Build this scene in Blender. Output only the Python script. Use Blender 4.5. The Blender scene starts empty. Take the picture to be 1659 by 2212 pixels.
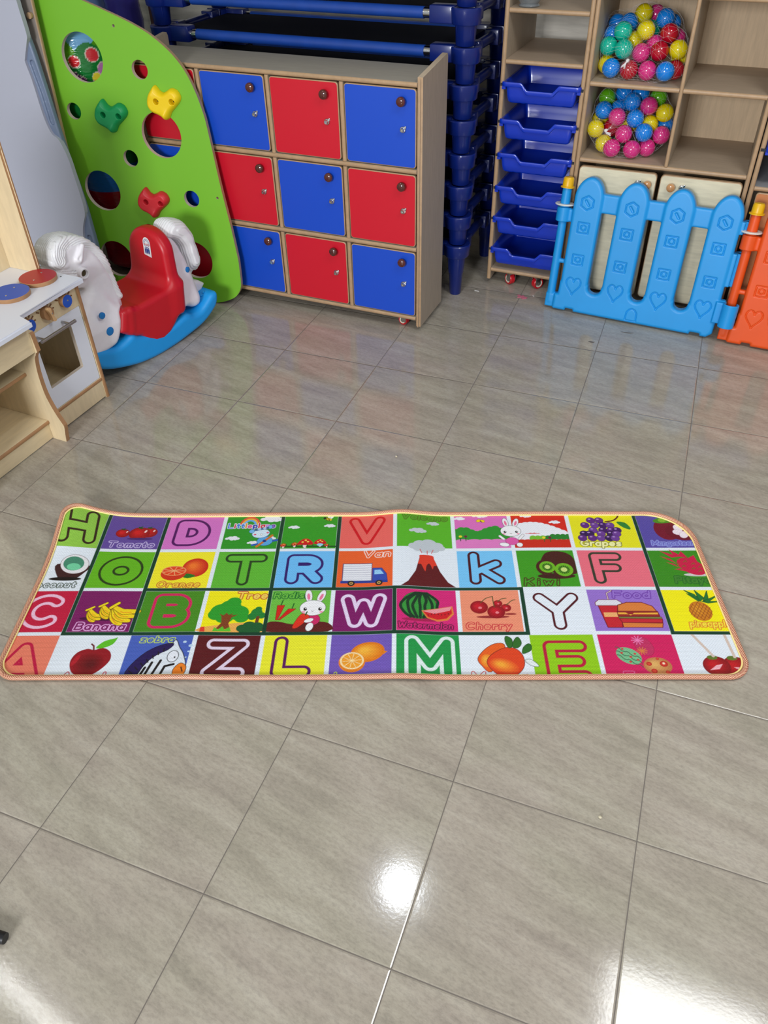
import bpy, bmesh, math, random
import numpy as np
from mathutils import Matrix, Vector
R_ = math.radians
scn = bpy.context.scene
COL = scn.collection
# ---------------------------------------------------------------- camera
cam_d = bpy.data.cameras.new('camera'); cam = bpy.data.objects.new('camera', cam_d); COL.objects.link(cam)
Rm = [[0.9393227416708914, 0.3428357023496744, -0.011681959351298732],
      [0.21224337195834864, -0.6075970195315761, -0.7653617529744318],
      [-0.2694912578167055, 0.7164422817301827, -0.6434943037118657]]
rx, ry, rz = Rm[0], Rm[1], Rm[2]
cam.matrix_world = Matrix(((rx[0], -ry[0], -rz[0], 1.00866), (rx[1], -ry[1], -rz[1], -0.50096),
                           (rx[2], -ry[2], -rz[2], 1.62007), (0, 0, 0, 1)))
cam_d.sensor_fit = 'VERTICAL'; cam_d.sensor_height = 36.0
cam_d.lens = 1690.7488 / 2212 * 36.0
cam_d.shift_x = -(851.294 - 829.5) / 2212; cam_d.shift_y = (1060.1355 - 1106) / 2212
cam_d.clip_start = 0.05
scn.camera = cam
# ---------------------------------------------------------------- world, light, exposure
scn.view_settings.view_transform = 'Standard'; scn.view_settings.look = 'None'
scn.view_settings.gamma = 1.0; scn.view_settings.use_curve_mapping = False
scn.view_settings.exposure = 0.34
w = bpy.data.worlds.new('world'); scn.world = w; w.use_nodes = True
w.node_tree.nodes['Background'].inputs[0].default_value = (0.86, 0.93, 1.0, 1)
w.node_tree.nodes['Background'].inputs[1].default_value = 0.42
def area(name, loc, target, sx, sy, power, col, shape='RECTANGLE', spread=180):
    d = bpy.data.lights.new(name, 'AREA'); d.shape = shape; d.size = sx
    if shape in ('RECTANGLE', 'ELLIPSE'): d.size_y = sy
    d.energy = power; d.color = col; d.spread = R_(spread)
    o = bpy.data.objects.new(name, d); COL.objects.link(o); o.location = loc
    o.rotation_euler = (Vector(target) - Vector(loc)).to_track_quat('-Z', 'Y').to_euler()
    return o
area('window_daylight', (0.1, -4.6, 2.25), (0.0, 2.0, 0.5), 1.5, 1.2, 205, (0.95, 0.97, 1.0))
area('ceiling_spot_light', (0.35, 1.255, 2.78), (0.35, 1.255, 0), 0.10, 0.10, 6, (0.86, 0.92, 1.0), 'DISK')
area('ceiling_panel_light', (1.85, 0.92, 2.78), (1.85, 0.92, 0), 0.75, 0.7, 24, (0.97, 0.99, 1.0))
area('ceiling_tube_light', (-1.14, 0.10, 2.78), (-1.14, 0.10, 0), 0.75, 0.012, 2.4, (1.0, 1.0, 1.0)).rotation_euler = (0, 0, R_(-13))

# ---------------------------------------------------------------- colour and materials
def lin(c):
    c = [x / 255.0 for x in c]
    return tuple((x / 12.92 if x <= 0.04045 else ((x + 0.055) / 1.055) ** 2.4) for x in c)
_m = {}
def N(nt, t, **k):
    n = nt.nodes.new(t)
    for a, b in k.items():
        if a in n.inputs.keys(): n.inputs[a].default_value = b
        else: setattr(n, a, b)
    return n
def mat(name, col, rough=0.5, metal=0.0, noise=0.0, nscale=40.0, bump=0.0, bscale=200.0, spec=0.5, coat=0.0, stretch=None, alpha=None, trans=0.0, grain=0.0):
    """one procedural surface: base colour + faint noise mottling or wood grain + bump"""
    if name in _m: return _m[name]
    m = bpy.data.materials.new(name); m.use_nodes = True; nt = m.node_tree
    b = nt.nodes['Principled BSDF']; c = lin(col)
    b.inputs['Base Color'].default_value = (*c, 1); b.inputs['Roughness'].default_value = rough
    b.inputs['Metallic'].default_value = metal; b.inputs['Specular IOR Level'].default_value = spec
    b.inputs['Coat Weight'].default_value = coat; b.inputs['Coat Roughness'].default_value = 0.08
    if trans: b.inputs['Transmission Weight'].default_value = trans
    if alpha is not None: b.inputs['Alpha'].default_value = alpha
    tc = N(nt, 'ShaderNodeTexCoord')
    if noise or grain:
        mp = N(nt, 'ShaderNodeMapping'); nt.links.new(tc.outputs['Object'], mp.inputs[0])
        if stretch: mp.inputs['Scale'].default_value = stretch
        nz = N(nt, 'ShaderNodeTexNoise', Scale=nscale, Detail=6.0, Roughness=0.6)
        nt.links.new(mp.outputs[0], nz.inputs['Vector'])
        rp = N(nt, 'ShaderNodeValToRGB'); k = noise or grain
        rp.color_ramp.elements[0].position = 0.3; rp.color_ramp.elements[1].position = 0.7
        rp.color_ramp.elements[0].color = (*[x * (1 - k) for x in c], 1)
        rp.color_ramp.elements[1].color = (*[min(1, x * (1 + k * 0.6)) for x in c], 1)
        nt.links.new(nz.outputs['Fac'], rp.inputs[0]); nt.links.new(rp.outputs[0], b.inputs['Base Color'])
    if bump:
        n2 = N(nt, 'ShaderNodeTexNoise', Scale=bscale, Detail=3.0); nt.links.new(tc.outputs['Object'], n2.inputs['Vector'])
        bp = N(nt, 'ShaderNodeBump', Strength=bump, Distance=0.001); nt.links.new(n2.outputs['Fac'], bp.inputs['Height'])
        nt.links.new(bp.outputs[0], b.inputs['Normal'])
    _m[name] = m; return m
LAM = lambda: mat('beige laminate', (172, 155, 134), 0.5, grain=0.10, nscale=9, stretch=(9, 9, 1.2), bump=0.05)
LAMH = lambda: mat('shaded beige laminate flat grain', (152, 146, 134), 0.5, grain=0.08, nscale=9, stretch=(1.2, 9, 9), bump=0.05)  # same laminate on the locker's flat boards, dimmer light put into a greyer tone
LAMS = lambda: mat('beige laminate shelf board', (172, 153, 132), 0.5, grain=0.08, nscale=9, stretch=(1.2, 9, 9), bump=0.05)
EDGE = lambda: mat('brown rounded edge', (178, 146, 112), 0.42, grain=0.14, nscale=30, stretch=(1, 1, 1))
MAPLE = lambda: mat('maple laminate', (226, 206, 168), 0.45, grain=0.09, nscale=8, stretch=(8, 8, 1.3))
MAPLEH = lambda: mat('maple laminate flat grain', (226, 206, 168), 0.45, grain=0.10, nscale=8, stretch=(1.3, 8, 8))
PLY = lambda: mat('brown play kitchen edge', (172, 128, 88), 0.45, grain=0.12, nscale=30)
RED = lambda: mat('red laminate', (206, 18, 42), 0.38, bump=0.04)
BLUE = lambda: mat('blue laminate', (18, 74, 196), 0.38, bump=0.04)
CHROME = lambda: mat('chrome', (205, 205, 205), 0.16, metal=1.0)
TRAYB = lambda: mat('blue tray plastic', (12, 54, 188), 0.25, coat=0.3)
COTB = lambda: mat('navy cot plastic', (10, 32, 108), 0.32, coat=0.25, noise=0.12, nscale=6)
WHITEP = lambda: mat('white enamel', (236, 240, 248), 0.3)

# ---------------------------------------------------------------- object helpers
def tag(o, label=None, cat=None, group=None, kind=None):
    if label: o['label'] = label
    if cat: o['category'] = cat
    if group: o['group'] = group
    if kind: o['kind'] = kind
    return o
def thing(name, label, cat, loc=(0, 0, 0), rot=(0, 0, 0), group=None, parent=None):
    o = bpy.data.objects.new(name, None); COL.objects.link(o); o.location = loc; o.rotation_euler = rot
    o.empty_display_size = 0.05
    return tag(o, label, cat, group)
def link(name, me, mats=None, parent=None, smooth=False, auto=None):
    o = bpy.data.objects.new(name, me); COL.objects.link(o)
    if mats is not None:
        for m in (mats if isinstance(mats, (list, tuple)) else [mats]): me.materials.append(m)
    if smooth:
        me.polygons.foreach_set('use_smooth', [True] * len(me.polygons))
        if auto is not None:
            me.set_sharp_from_angle(angle=R_(auto))
    if parent: o.parent = parent
    return o
def fin(name, bm, mats, parent=None, smooth=True, auto=35, loc=None):
    me = bpy.data.meshes.new(name)
    bmesh.ops.recalc_face_normals(bm, faces=bm.faces); bm.to_mesh(me); bm.free()
    o = link(name, me, mats, parent, smooth, auto)
    if loc: o.location = loc
    return o
def bbox(bm, x0, x1, y0, y1, z0, z1, bev=0.0, seg=2, mi=0):
    vs = [bm.verts.new(p) for p in [(x0, y0, z0), (x1, y0, z0), (x1, y1, z0), (x0, y1, z0), (x0, y0, z1), (x1, y0, z1), (x1, y1, z1), (x0, y1, z1)]]
    fs = [bm.faces.new([vs[i] for i in q]) for q in [(0, 3, 2, 1), (4, 5, 6, 7), (0, 1, 5, 4), (1, 2, 6, 5), (2, 3, 7, 6), (3, 0, 4, 7)]]
    for f in fs: f.material_index = mi
    if bev:
        es = list({e for f in fs for e in f.edges})
        bmesh.ops.bevel(bm, geom=es, offset=bev, segments=seg, affect='EDGES', profile=0.5)
    return vs
def edge_front(bm, idx=1, axis=1, sign=-1, thr=0.3):
    bm.normal_update()
    for f in bm.faces:
        if f.normal[axis] * sign > thr: f.material_index = idx
def board(name, x0, x1, y0, y1, z0, z1, face, edge, parent, rnd=None, axis=1, sign=-1):
    """a laminate board whose front edge is rounded and brown"""
    bm = bmesh.new(); vs = bbox(bm, x0, x1, y0, y1, z0, z1)
    dims = {0: x1 - x0, 1: y1 - y0, 2: z1 - z0}
    r = rnd if rnd else min(dims[k] for k in dims if k != axis) * 0.42
    lim = (y0 if sign < 0 else y1) if axis == 1 else (x0 if sign < 0 else x1)
    long = max([k for k in dims if k != axis], key=lambda k: dims[k])
    es = [e for e in bm.edges if all(abs(v.co[axis] - lim) < 1e-6 for v in e.verts) and abs((e.verts[0].co - e.verts[1].co)[long]) > 1e-5]
    bmesh.ops.bevel(bm, geom=es, offset=r, segments=4, affect='EDGES', profile=0.5)
    edge_front(bm, 1, axis, sign, 0.2)
    return fin(name, bm, [face, edge], parent, True, 50)
def cyl(bm, p0, p1, r0, r1=None, n=20, cap=True, mi=0):
    p0 = Vector(p0); p1 = Vector(p1); r1 = r0 if r1 is None else r1
    d = (p1 - p0).normalized(); a = Vector((0, 0, 1)) if abs(d.z) < 0.9 else Vector((1, 0, 0))
    u = d.cross(a).normalized(); v = d.cross(u)
    A = [bm.verts.new(p0 + (u * math.cos(t) + v * math.sin(t)) * r0) for t in [2 * math.pi * i / n for i in range(n)]]
    B = [bm.verts.new(p1 + (u * math.cos(t) + v * math.sin(t)) * r1) for t in [2 * math.pi * i / n for i in range(n)]]
    for i in range(n): bm.faces.new([A[i], A[(i + 1) % n], B[(i + 1) % n], B[i]]).material_index = mi
    if cap:
        bm.faces.new(A[::-1]).material_index = mi; bm.faces.new(B).material_index = mi
def lathe(bm, org, ax, prof, n=24, mi=None):
    """prof = [(radius, height)] turned about the axis ax through org"""
    org = Vector(org); d = Vector(ax).normalized(); a = Vector((0, 0, 1)) if abs(d.z) < 0.9 else Vector((1, 0, 0))
    u = d.cross(a).normalized(); v = d.cross(u); rings = []
    for r, h in prof:
        if r < 1e-6: rings.append([bm.verts.new(org + d * h)])
        else: rings.append([bm.verts.new(org + d * h + (u * math.cos(t) + v * math.sin(t)) * r) for t in [2 * math.pi * i / n for i in range(n)]])
    for k in range(len(rings) - 1):
        A, B = rings[k], rings[k + 1]
        for i in range(n):
            q = [A[i % len(A)], A[(i + 1) % len(A)], B[(i + 1) % len(B)], B[i % len(B)]]; q2 = []
            for x in q:
                if x not in q2: q2.append(x)
            if len(q2) > 2:
                f = bm.faces.new(q2)
                if mi: f.material_index = mi[k]
def prism(bm, pts, to3, d, mi=0, holes=()):
    """extrude the outline pts (2-D, mapped by to3(a, b, w)) from w=0 to w=d"""
    A = [bm.verts.new(to3(a, b, 0)) for a, b in pts]; B = [bm.verts.new(to3(a, b, d)) for a, b in pts]; n = len(pts)
    for i in range(n): bm.faces.new([A[i], A[(i + 1) % n], B[(i + 1) % n], B[i]]).material_index = mi
    if not holes:
        bm.faces.new(A[::-1]).material_index = mi; bm.faces.new(B).material_index = mi
    else:
        for V, w_ in ((A, 0), (B, d)):
            loops = [[V[i] for i in range(n)]]; hv = []
            for h in holes: hv.append([bm.verts.new(to3(a, b, w_)) for a, b in h])
            edges = []
            for L in loops + hv:
                for i in range(len(L)):
                    e = bm.edges.get((L[i], L[(i + 1) % len(L)])) or bm.edges.new((L[i], L[(i + 1) % len(L)])); edges.append(e)
            bmesh.ops.triangle_fill(bm, use_beauty=True, use_dissolve=False, edges=edges)
            if w_ == 0: h0 = hv
            else:
                for a_, b_ in zip(h0, hv):
                    m_ = len(a_)
                    for i in range(m_): bm.faces.new([a_[i], b_[i], b_[(i + 1) % m_], a_[(i + 1) % m_]]).material_index = 1
def rrect(x0, x1, y0, y1, r, n=5):
    o = []
    for cx, cy, a in ((x1 - r, y0 + r, -90), (x1 - r, y1 - r, 0), (x0 + r, y1 - r, 90), (x0 + r, y0 + r, 180)):
        for i in range(n + 1):
            t = R_(a + 90 * i / n); o.append((cx + r * math.cos(t), cy + r * math.sin(t)))
    return o
def circ(cx, cy, r, n=36): return [(cx + r * math.cos(2 * math.pi * i / n), cy + r * math.sin(2 * math.pi * i / n)) for i in range(n)]
def smooth_closed(pts, k=6):
    """Catmull-Rom through a closed list of points"""
    o = []; n = len(pts)
    for i in range(n):
        p = [np.array(pts[(i + j - 1) % n], float) for j in range(4)]
        for s in range(k):
            t = s / k
            o.append(tuple(0.5 * ((2 * p[1]) + (-p[0] + p[2]) * t + (2 * p[0] - 5 * p[1] + 4 * p[2] - p[3]) * t * t + (-p[0] + 3 * p[1] - 3 * p[2] + p[3]) * t ** 3)))
    return o
def smooth_open(pts, k=6):
    P = [pts[0]] + list(pts) + [pts[-1]]; o = []
    for i in range(len(pts) - 1):
        p = [np.array(P[i + j], float) for j in range(4)]
        for s in range(k):
            t = s / k
            o.append(tuple(0.5 * ((2 * p[1]) + (-p[0] + p[2]) * t + (2 * p[0] - 5 * p[1] + 4 * p[2] - p[3]) * t * t + (-p[0] + 3 * p[1] - 3 * p[2] + p[3]) * t ** 3)))
    o.append(tuple(pts[-1])); return o
def tube(bm, pts, r, n=8, closed=False, mi=0, rad=None):
    pts = [Vector(p) for p in pts]; m = len(pts); rings = []; up = None
    for i, p in enumerate(pts):
        a = pts[(i - 1) % m] if (closed or i) else p; b = pts[(i + 1) % m] if (closed or i < m - 1) else p
        d = (b - a).normalized()
        if up is None: up = Vector((0, 0, 1)) if abs(d.z) < 0.9 else Vector((1, 0, 0))
        u = d.cross(up).normalized(); v = u.cross(d).normalized(); up = v
        rr = rad[i] if rad else r
        rings.append([bm.verts.new(p + (u * math.cos(t) + v * math.sin(t)) * rr) for t in [2 * math.pi * k / n for k in range(n)]])
    for i in range(m if closed else m - 1):
        A, B = rings[i], rings[(i + 1) % m]
        for k in range(n): bm.faces.new([A[k], A[(k + 1) % n], B[(k + 1) % n], B[k]]).material_index = mi
    if not closed: bm.faces.new(rings[0][::-1]).material_index = mi; bm.faces.new(rings[-1]).material_index = mi

# ---------------------------------------------------------------- signed distance fields -> mesh
def d_poly(X, Y, pts):
    """signed distance to a closed polygon (negative inside)"""
    P = np.array(pts, np.float32); d = np.full(X.shape, 1e9, np.float32); s = np.ones(X.shape, bool); n = len(P)
    for i in range(n):
        a = P[i]; b = P[(i + 1) % n]; e = b - a
        wx = X - a[0]; wy = Y - a[1]; t = np.clip((wx * e[0] + wy * e[1]) / (e @ e + 1e-12), 0, 1)
        d = np.minimum(d, (wx - e[0] * t) ** 2 + (wy - e[1] * t) ** 2)
        c1 = (Y >= a[1]); c2 = (Y < b[1]); c3 = (e[0] * wy > e[1] * wx)
        s ^= (c1 & c2 & c3) | (~c1 & ~c2 & ~c3)
    return np.sqrt(d) * np.where(s, 1, -1)
def d_line(X, Y, pts):
    """distance to an open polyline"""
    d = np.full(X.shape, 1e9, np.float32)
    P = [np.array(p, np.float32) for p in pts]
    if len(P) == 1: P = P * 2
    for a, b in zip(P[:-1], P[1:]):
        e = b - a; wx = X - a[0]; wy = Y - a[1]; t = np.clip((wx * e[0] + wy * e[1]) / (float(e @ e) + 1e-12), 0, 1)
        d = np.minimum(d, (wx - e[0] * t) ** 2 + (wy - e[1] * t) ** 2)
    return np.sqrt(d)
def d_caps(X, Y, Z, a, b, ra, rb):
    a = np.array(a, float); b = np.array(b, float); e = b - a
    t = np.clip(((X - a[0]) * e[0] + (Y - a[1]) * e[1] + (Z - a[2]) * e[2]) / (e @ e + 1e-12), 0, 1)
    return np.sqrt((X - a[0] - e[0] * t) ** 2 + (Y - a[1] - e[1] * t) ** 2 + (Z - a[2] - e[2] * t) ** 2) - (ra + (rb - ra) * t)
def d_ell(X, Y, Z, c, r):
    k = np.sqrt(((X - c[0]) / r[0]) ** 2 + ((Y - c[1]) / r[1]) ** 2 + ((Z - c[2]) / r[2]) ** 2)
    return (k - 1) * min(r) * 1.0
def smin(a, b, k):
    h = np.clip(0.5 + 0.5 * (b - a) / k, 0, 1); return b * (1 - h) + a * h - k * h * (1 - h)
def d_ext(d2, W, hw, r):
    """extrude a 2-D field to |W|<hw with all edges rounded by r"""
    a = d2 + r; b = np.abs(W) - hw + r
    return np.sqrt(np.maximum(a, 0) ** 2 + np.maximum(b, 0) ** 2) + np.minimum(np.maximum(a, b), 0) - r
def grid(lo, hi, h):
    ax = [np.arange(lo[i], hi[i] + h, h, dtype=np.float32) for i in range(3)]
    return np.meshgrid(*ax, indexing='ij')
def nets(V, lo, h):
    """surface nets of the field V sampled on a regular grid"""
    V = np.where(np.abs(V) < 1e-7, 1e-7, V); I = V < 0; S = [V.shape[i] - 1 for i in range(3)]
    def cr(A, i, j, k): return A[i:i + S[0], j:j + S[1], k:k + S[2]]
    cnt = np.zeros(S, np.float32); acc = np.zeros(S + [3], np.float32)
    cs = [(i, j, k) for i in (0, 1) for j in (0, 1) for k in (0, 1)]
    for a in cs:
        for ax in range(3):
            if a[ax] == 0:
                b = list(a); b[ax] = 1; va = cr(V, *a); vb = cr(V, *b); m = (va < 0) != (vb < 0)
                t = np.where(m, va / np.where(m, va - vb, 1), 0)
                cnt += m
                for q in range(3): acc[..., q] += m * (a[q] + (t if q == ax else 0))
    act = cnt > 0; idx = np.full(S, -1, np.int64); idx[act] = np.arange(act.sum())
    co = np.argwhere(act).astype(np.float32); co += acc[act] / cnt[act][:, None]
    co = co * h + np.array(lo, np.float32)
    quads = []
    for ax in range(3):
        o = [x for x in range(3) if x != ax]
        sl = [slice(1, -1)] * 3; sl[ax] = slice(0, S[ax])
        A = I[tuple(sl)]
        sl2 = list(sl); sl2[ax] = slice(1, S[ax] + 1); B = I[tuple(sl2)]
        m = A != B; p = np.argwhere(m); flip = A[m]
        p[:, o[0]] += 1; p[:, o[1]] += 1
        def at(da, db):
            q = p.copy(); q[:, o[0]] += da; q[:, o[1]] += db; return idx[q[:, 0], q[:, 1], q[:, 2]]
        Q = np.stack([at(-1, -1), at(0, -1), at(0, 0), at(-1, 0)], 1)
        if ax == 1: flip = ~flip
        Q[~flip] = Q[~flip][:, ::-1]; quads.append(Q)
    return co, np.concatenate(quads)
def np_mesh(name, co, quads):
    me = bpy.data.meshes.new(name); me.vertices.add(len(co)); me.vertices.foreach_set('co', co.astype(np.float32).ravel())
    k = quads.shape[1]
    me.loops.add(quads.size); me.loops.foreach_set('vertex_index', quads.astype(np.int32).ravel())
    me.polygons.add(len(quads)); me.polygons.foreach_set('loop_start', np.arange(0, quads.size, k, dtype=np.int32))
    try: me.polygons.foreach_set('loop_total', np.full(len(quads), k, np.int32))
    except Exception: pass
    me.update(calc_edges=True); me.validate(); return me
def sdf_obj(name, f, lo, hi, h, mats, parent=None):
    X, Y, Z = grid(lo, hi, h); V = f(X, Y, Z).astype(np.float32)
    co, q = nets(V, lo, h); me = np_mesh(name, co, q)
    return link(name, me, mats, parent, True)
def copy_tree(o, parent=None):
    c = o.copy(); COL.objects.link(c); c.parent = parent
    for ch in [x for x in list(bpy.data.objects) if x.parent == o]: copy_tree(ch, c)
    return c
# ================================================================= the room
def floor_material():
    m = bpy.data.materials.new('stoneware floor tiles'); m.use_nodes = True; nt = m.node_tree; L = nt.links.new
    b = nt.nodes['Principled BSDF']; tc = N(nt, 'ShaderNodeTexCoord'); sep = N(nt, 'ShaderNodeSeparateXYZ'); L(tc.outputs['Object'], sep.inputs[0])
    def M(op, a, bb=None, c=None):
        n = N(nt, 'ShaderNodeMath', operation=op)
        for i, v in enumerate((a, bb, c)):
            if v is None: continue
            if isinstance(v, (int, float)): n.inputs[i].default_value = v
            else: L(v, n.inputs[i])
        return n.outputs[0]
    tx = M('DIVIDE', sep.outputs[0], 0.4); ty = M('DIVIDE', sep.outputs[1], 0.4)
    fx = M('ABSOLUTE', M('SUBTRACT', M('FRACT', tx), 0.5)); fy = M('ABSOLUTE', M('SUBTRACT', M('FRACT', ty), 0.5))
    e = M('MAXIMUM', fx, fy); line = M('GREATER_THAN', e, 0.5 - 0.0030)
    near = N(nt, 'ShaderNodeMapRange'); near.inputs[1].default_value = 0.4905; near.inputs[2].default_value = 0.4972; near.inputs[3].default_value = 0; near.inputs[4].default_value = 1; L(e, near.inputs[0])
    # one random offset per tile so that the veins differ from tile to tile
    cb = N(nt, 'ShaderNodeCombineXYZ'); L(M('FLOOR', tx), cb.inputs[0]); L(M('FLOOR', ty), cb.inputs[1])
    wn = N(nt, 'ShaderNodeTexWhiteNoise', noise_dimensions='3D'); L(cb.outputs[0], wn.inputs[0])
    off = N(nt, 'ShaderNodeVectorMath', operation='SCALE'); off.inputs[3].default_value = 7.0; L(wn.outputs['Color'], off.inputs[0])
    rot = N(nt, 'ShaderNodeMapping'); rot.inputs['Rotation'].default_value = (0, 0, R_(12)); L(tc.outputs['Object'], rot.inputs[0])
    add = N(nt, 'ShaderNodeVectorMath', operation='ADD'); L(rot.outputs[0], add.inputs[0]); L(off.outputs[0], add.inputs[1])
    st = N(nt, 'ShaderNodeMapping'); st.inputs['Scale'].default_value = (1.0, 5.4, 1); L(add.outputs[0], st.inputs[0])
    n1 = N(nt, 'ShaderNodeTexNoise', Scale=4.6, Detail=8.0, Roughness=0.66, Distortion=0.2); L(st.outputs[0], n1.inputs['Vector'])
    st2 = N(nt, 'ShaderNodeMapping'); st2.inputs['Scale'].default_value = (1.0, 2.2, 1); L(add.outputs[0], st2.inputs[0])
    n2 = N(nt, 'ShaderNodeTexNoise', Scale=70.0, Detail=6.0, Roughness=0.8); L(st2.outputs[0], n2.inputs['Vector'])
    n3 = N(nt, 'ShaderNodeTexNoise', Scale=2.6, Detail=2.0); L(st2.outputs[0], n3.inputs['Vector'])
    r1 = N(nt, 'ShaderNodeValToRGB'); E_ = r1.color_ramp.elements
    E_[0].position = 0.34; E_[0].color = (*lin((146, 138, 126)), 1); E_[1].position = 0.68; E_[1].color = (*lin((186, 179, 165)), 1)
    q = E_.new(0.5); q.color = (*lin((167, 159, 145)), 1); L(n1.outputs['Fac'], r1.inputs[0])
    r3 = N(nt, 'ShaderNodeValToRGB'); r3.color_ramp.elements[0].position = 0.35; r3.color_ramp.elements[1].position = 0.65
    r3.color_ramp.elements[0].color = (*lin((176, 163, 152)), 1); r3.color_ramp.elements[1].color = (*lin((171, 165, 146)), 1); L(n3.outputs['Fac'], r3.inputs[0])
    mx = N(nt, 'ShaderNodeMix', data_type='RGBA'); mx.inputs[0].default_value = 0.36; L(r1.outputs[0], mx.inputs[6]); L(r3.outputs[0], mx.inputs[7])
    r2 = N(nt, 'ShaderNodeValToRGB'); r2.color_ramp.elements[0].position = 0.36; r2.color_ramp.elements[1].position = 0.56
    r2.color_ramp.elements[0].color = (0.72, 0.72, 0.73, 1); r2.color_ramp.elements[1].color = (1, 1, 1, 1); L(n2.outputs['Fac'], r2.inputs[0])
    ml = N(nt, 'ShaderNodeMix', data_type='RGBA', blend_type='MULTIPLY'); ml.inputs[0].default_value = 0.75; L(mx.outputs[2], ml.inputs[6]); L(r2.outputs[0], ml.inputs[7])
    g = N(nt, 'ShaderNodeMix', data_type='RGBA'); L(line, g.inputs[0]); L(ml.outputs[2], g.inputs[6]); g.inputs[7].default_value = (*lin((112, 104, 96)), 1)
    L(g.outputs[2], b.inputs['Base Color'])
    rr = N(nt, 'ShaderNodeMapRange'); rr.inputs[3].default_value = 0.105; rr.inputs[4].default_value = 0.7; L(line, rr.inputs[0]); L(rr.outputs[0], b.inputs['Roughness'])
    b.inputs['Specular IOR Level'].default_value = 0.55
    bp = N(nt, 'ShaderNodeBump', Strength=0.6, Distance=0.0012); bp.invert = True; L(near.outputs[0], bp.inputs['Height'])
    n4 = N(nt, 'ShaderNodeTexNoise', Scale=160.0, Detail=2.0); L(tc.outputs['Object'], n4.inputs['Vector'])
    b2 = N(nt, 'ShaderNodeBump', Strength=0.05, Distance=0.001); L(n4.outputs['Fac'], b2.inputs['Height']); L(bp.outputs[0], b2.inputs['Normal'])
    L(b2.outputs[0], b.inputs['Normal'])
    return m
def struct(name, x0, x1, y0, y1, z0, z1, m, rot=0, pivot=(0, 0)):
    bm = bmesh.new(); bbox(bm, x0, x1, y0, y1, z0, z1); o = fin(name, bm, m, None, False)
    if rot:
        o.location = (pivot[0], pivot[1], 0); o.rotation_euler[2] = R_(rot)
    return tag(o, kind='structure')
struct('floor', -3.0, 4.6, -3.6, 4.2, -0.06, 0, floor_material())
wood_wall = mat('pale wood wall boards', (214, 208, 196), 0.6, grain=0.22, nscale=5, stretch=(1.0, 1.0, 7.0))
plaster = mat('pale green grey plaster', (176, 182, 168), 0.8, noise=0.05, nscale=8)
AL = -2.3
P2 = (0.217, 2.871, 0)
# the back wall stands just behind the tray cabinet and the cots
struct('wall_back', -3.1, 4.2, 0.62, 0.72, 0, 2.9, [wood_wall], AL, P2)
struct('wall_left', -3.02, -2.92, -2.6, 4.0, 0, 2.9, [plaster])
struct('ceiling', -3.0, 4.6, -1.8, 4.2, 2.9, 2.96, mat('white ceiling', (228, 228, 224), 0.9, noise=0.02))

# ================================================================= locker cabinet with twelve doors
def caster(parent, x, y, yaw=0, r=0.022, top=0.05):
    cs = thing_part('caster', parent, (x, y, 0), (0, 0, R_(yaw)))
    bm = bmesh.new(); bbox(bm, -0.017, -0.014, -0.02, 0.004, r - 0.004, top - 0.002, 0.0008); bbox(bm, 0.014, 0.017, -0.02, 0.004, r - 0.004, top - 0.002, 0.0008)
    bbox(bm, -0.02, 0.02, -0.022, 0.022, top - 0.004, top, 0.001); cyl(bm, (-0.018, 0, r), (0.018, 0, r), 0.004, n=12)
    me = bpy.data.meshes.new('fork'); bm.to_mesh(me); bm.free(); link('fork', me, CHROME(), cs)
    bm = bmesh.new(); lathe(bm, (-0.0125, 0, r), (1, 0, 0), [(0, 0), (r * .35, 0), (r * .42, 0.001), (r * .62, 0.001), (r * .68, 0), (r * .9, 0.0), (r, 0.003), (r, 0.022), (r * .9, 0.025), (r * .68, 0.025), (r * .62, 0.024), (r * .42, 0.024), (r * .35, 0.025), (0, 0.025)], 28,
          [2, 2, 1, 1, 0, 0, 0, 0, 0, 1, 1, 2, 2])
    fin('wheel', bm, [mat('red caster tyre', (196, 24, 36), 0.35), mat('cream caster hub', (226, 220, 200), 0.5), CHROME()], cs)
    return cs
def thing_part(name, parent, loc=(0, 0, 0), rot=(0, 0, 0)):
    """a small plate mesh that carries sub-parts"""
    bm = bmesh.new(); bbox(bm, -0.012, 0.012, -0.012, 0.012, 0.044, 0.047, 0.0005)
    o = fin(name, bm, CHROME(), parent, False); o.location = loc; o.rotation_euler = rot; return o
def door_mesh(name, x0, x1, z0, z1, y0, y1, colmat, edgemat, parent, r=0.012):
    """panel door: coloured face, thin pale edge banding all round"""
    bm = bmesh.new()
    outer = rrect(x0, x1, z0, z1, r); inner = rrect(x0 + .003, x1 - .003, z0 + .003, z1 - .003, r - .002)
    A = [bm.verts.new((a, y1, b)) for a, b in outer]; B = [bm.verts.new((a, y0 + .002, b)) for a, b in outer]; C_ = [bm.verts.new((a, y0, b)) for a, b in inner]; n = len(A)
    for i in range(n):
        j = (i + 1) % n
        bm.faces.new([A[i], A[j], B[j], B[i]]).material_index = 1; bm.faces.new([B[i], B[j], C_[j], C_[i]]).material_index = 1
    bm.faces.new(C_).material_index = 0; bm.faces.new(A[::-1]).material_index = 0
    return fin(name, bm, [colmat, edgemat], parent, False)
def lock_mesh(parent, x, y, z, m=None):
    bm = bmesh.new(); lathe(bm, (x, y, z), (0, -1, 0), [(0.0115, 0), (0.0115, 0.004), (0.010, 0.006), (0.0075, 0.0065), (0.0075, 0.013), (0.0065, 0.0145), (0.003, 0.0145), (0.0028, 0.012), (0, 0.012)], 24)
    bbox(bm, x + .006, x + .0125, y - .004, y - .001, z + .004, z + .0125, 0.001)
    return fin('lock', bm, m or CHROME(), parent, True, 40)
loc = thing('locker_cabinet', 'wide laminate locker cabinet on casters with red and blue chequered doors', 'cabinet', (0.075, 2.32, 0), (0, 0, R_(AL)))
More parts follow.
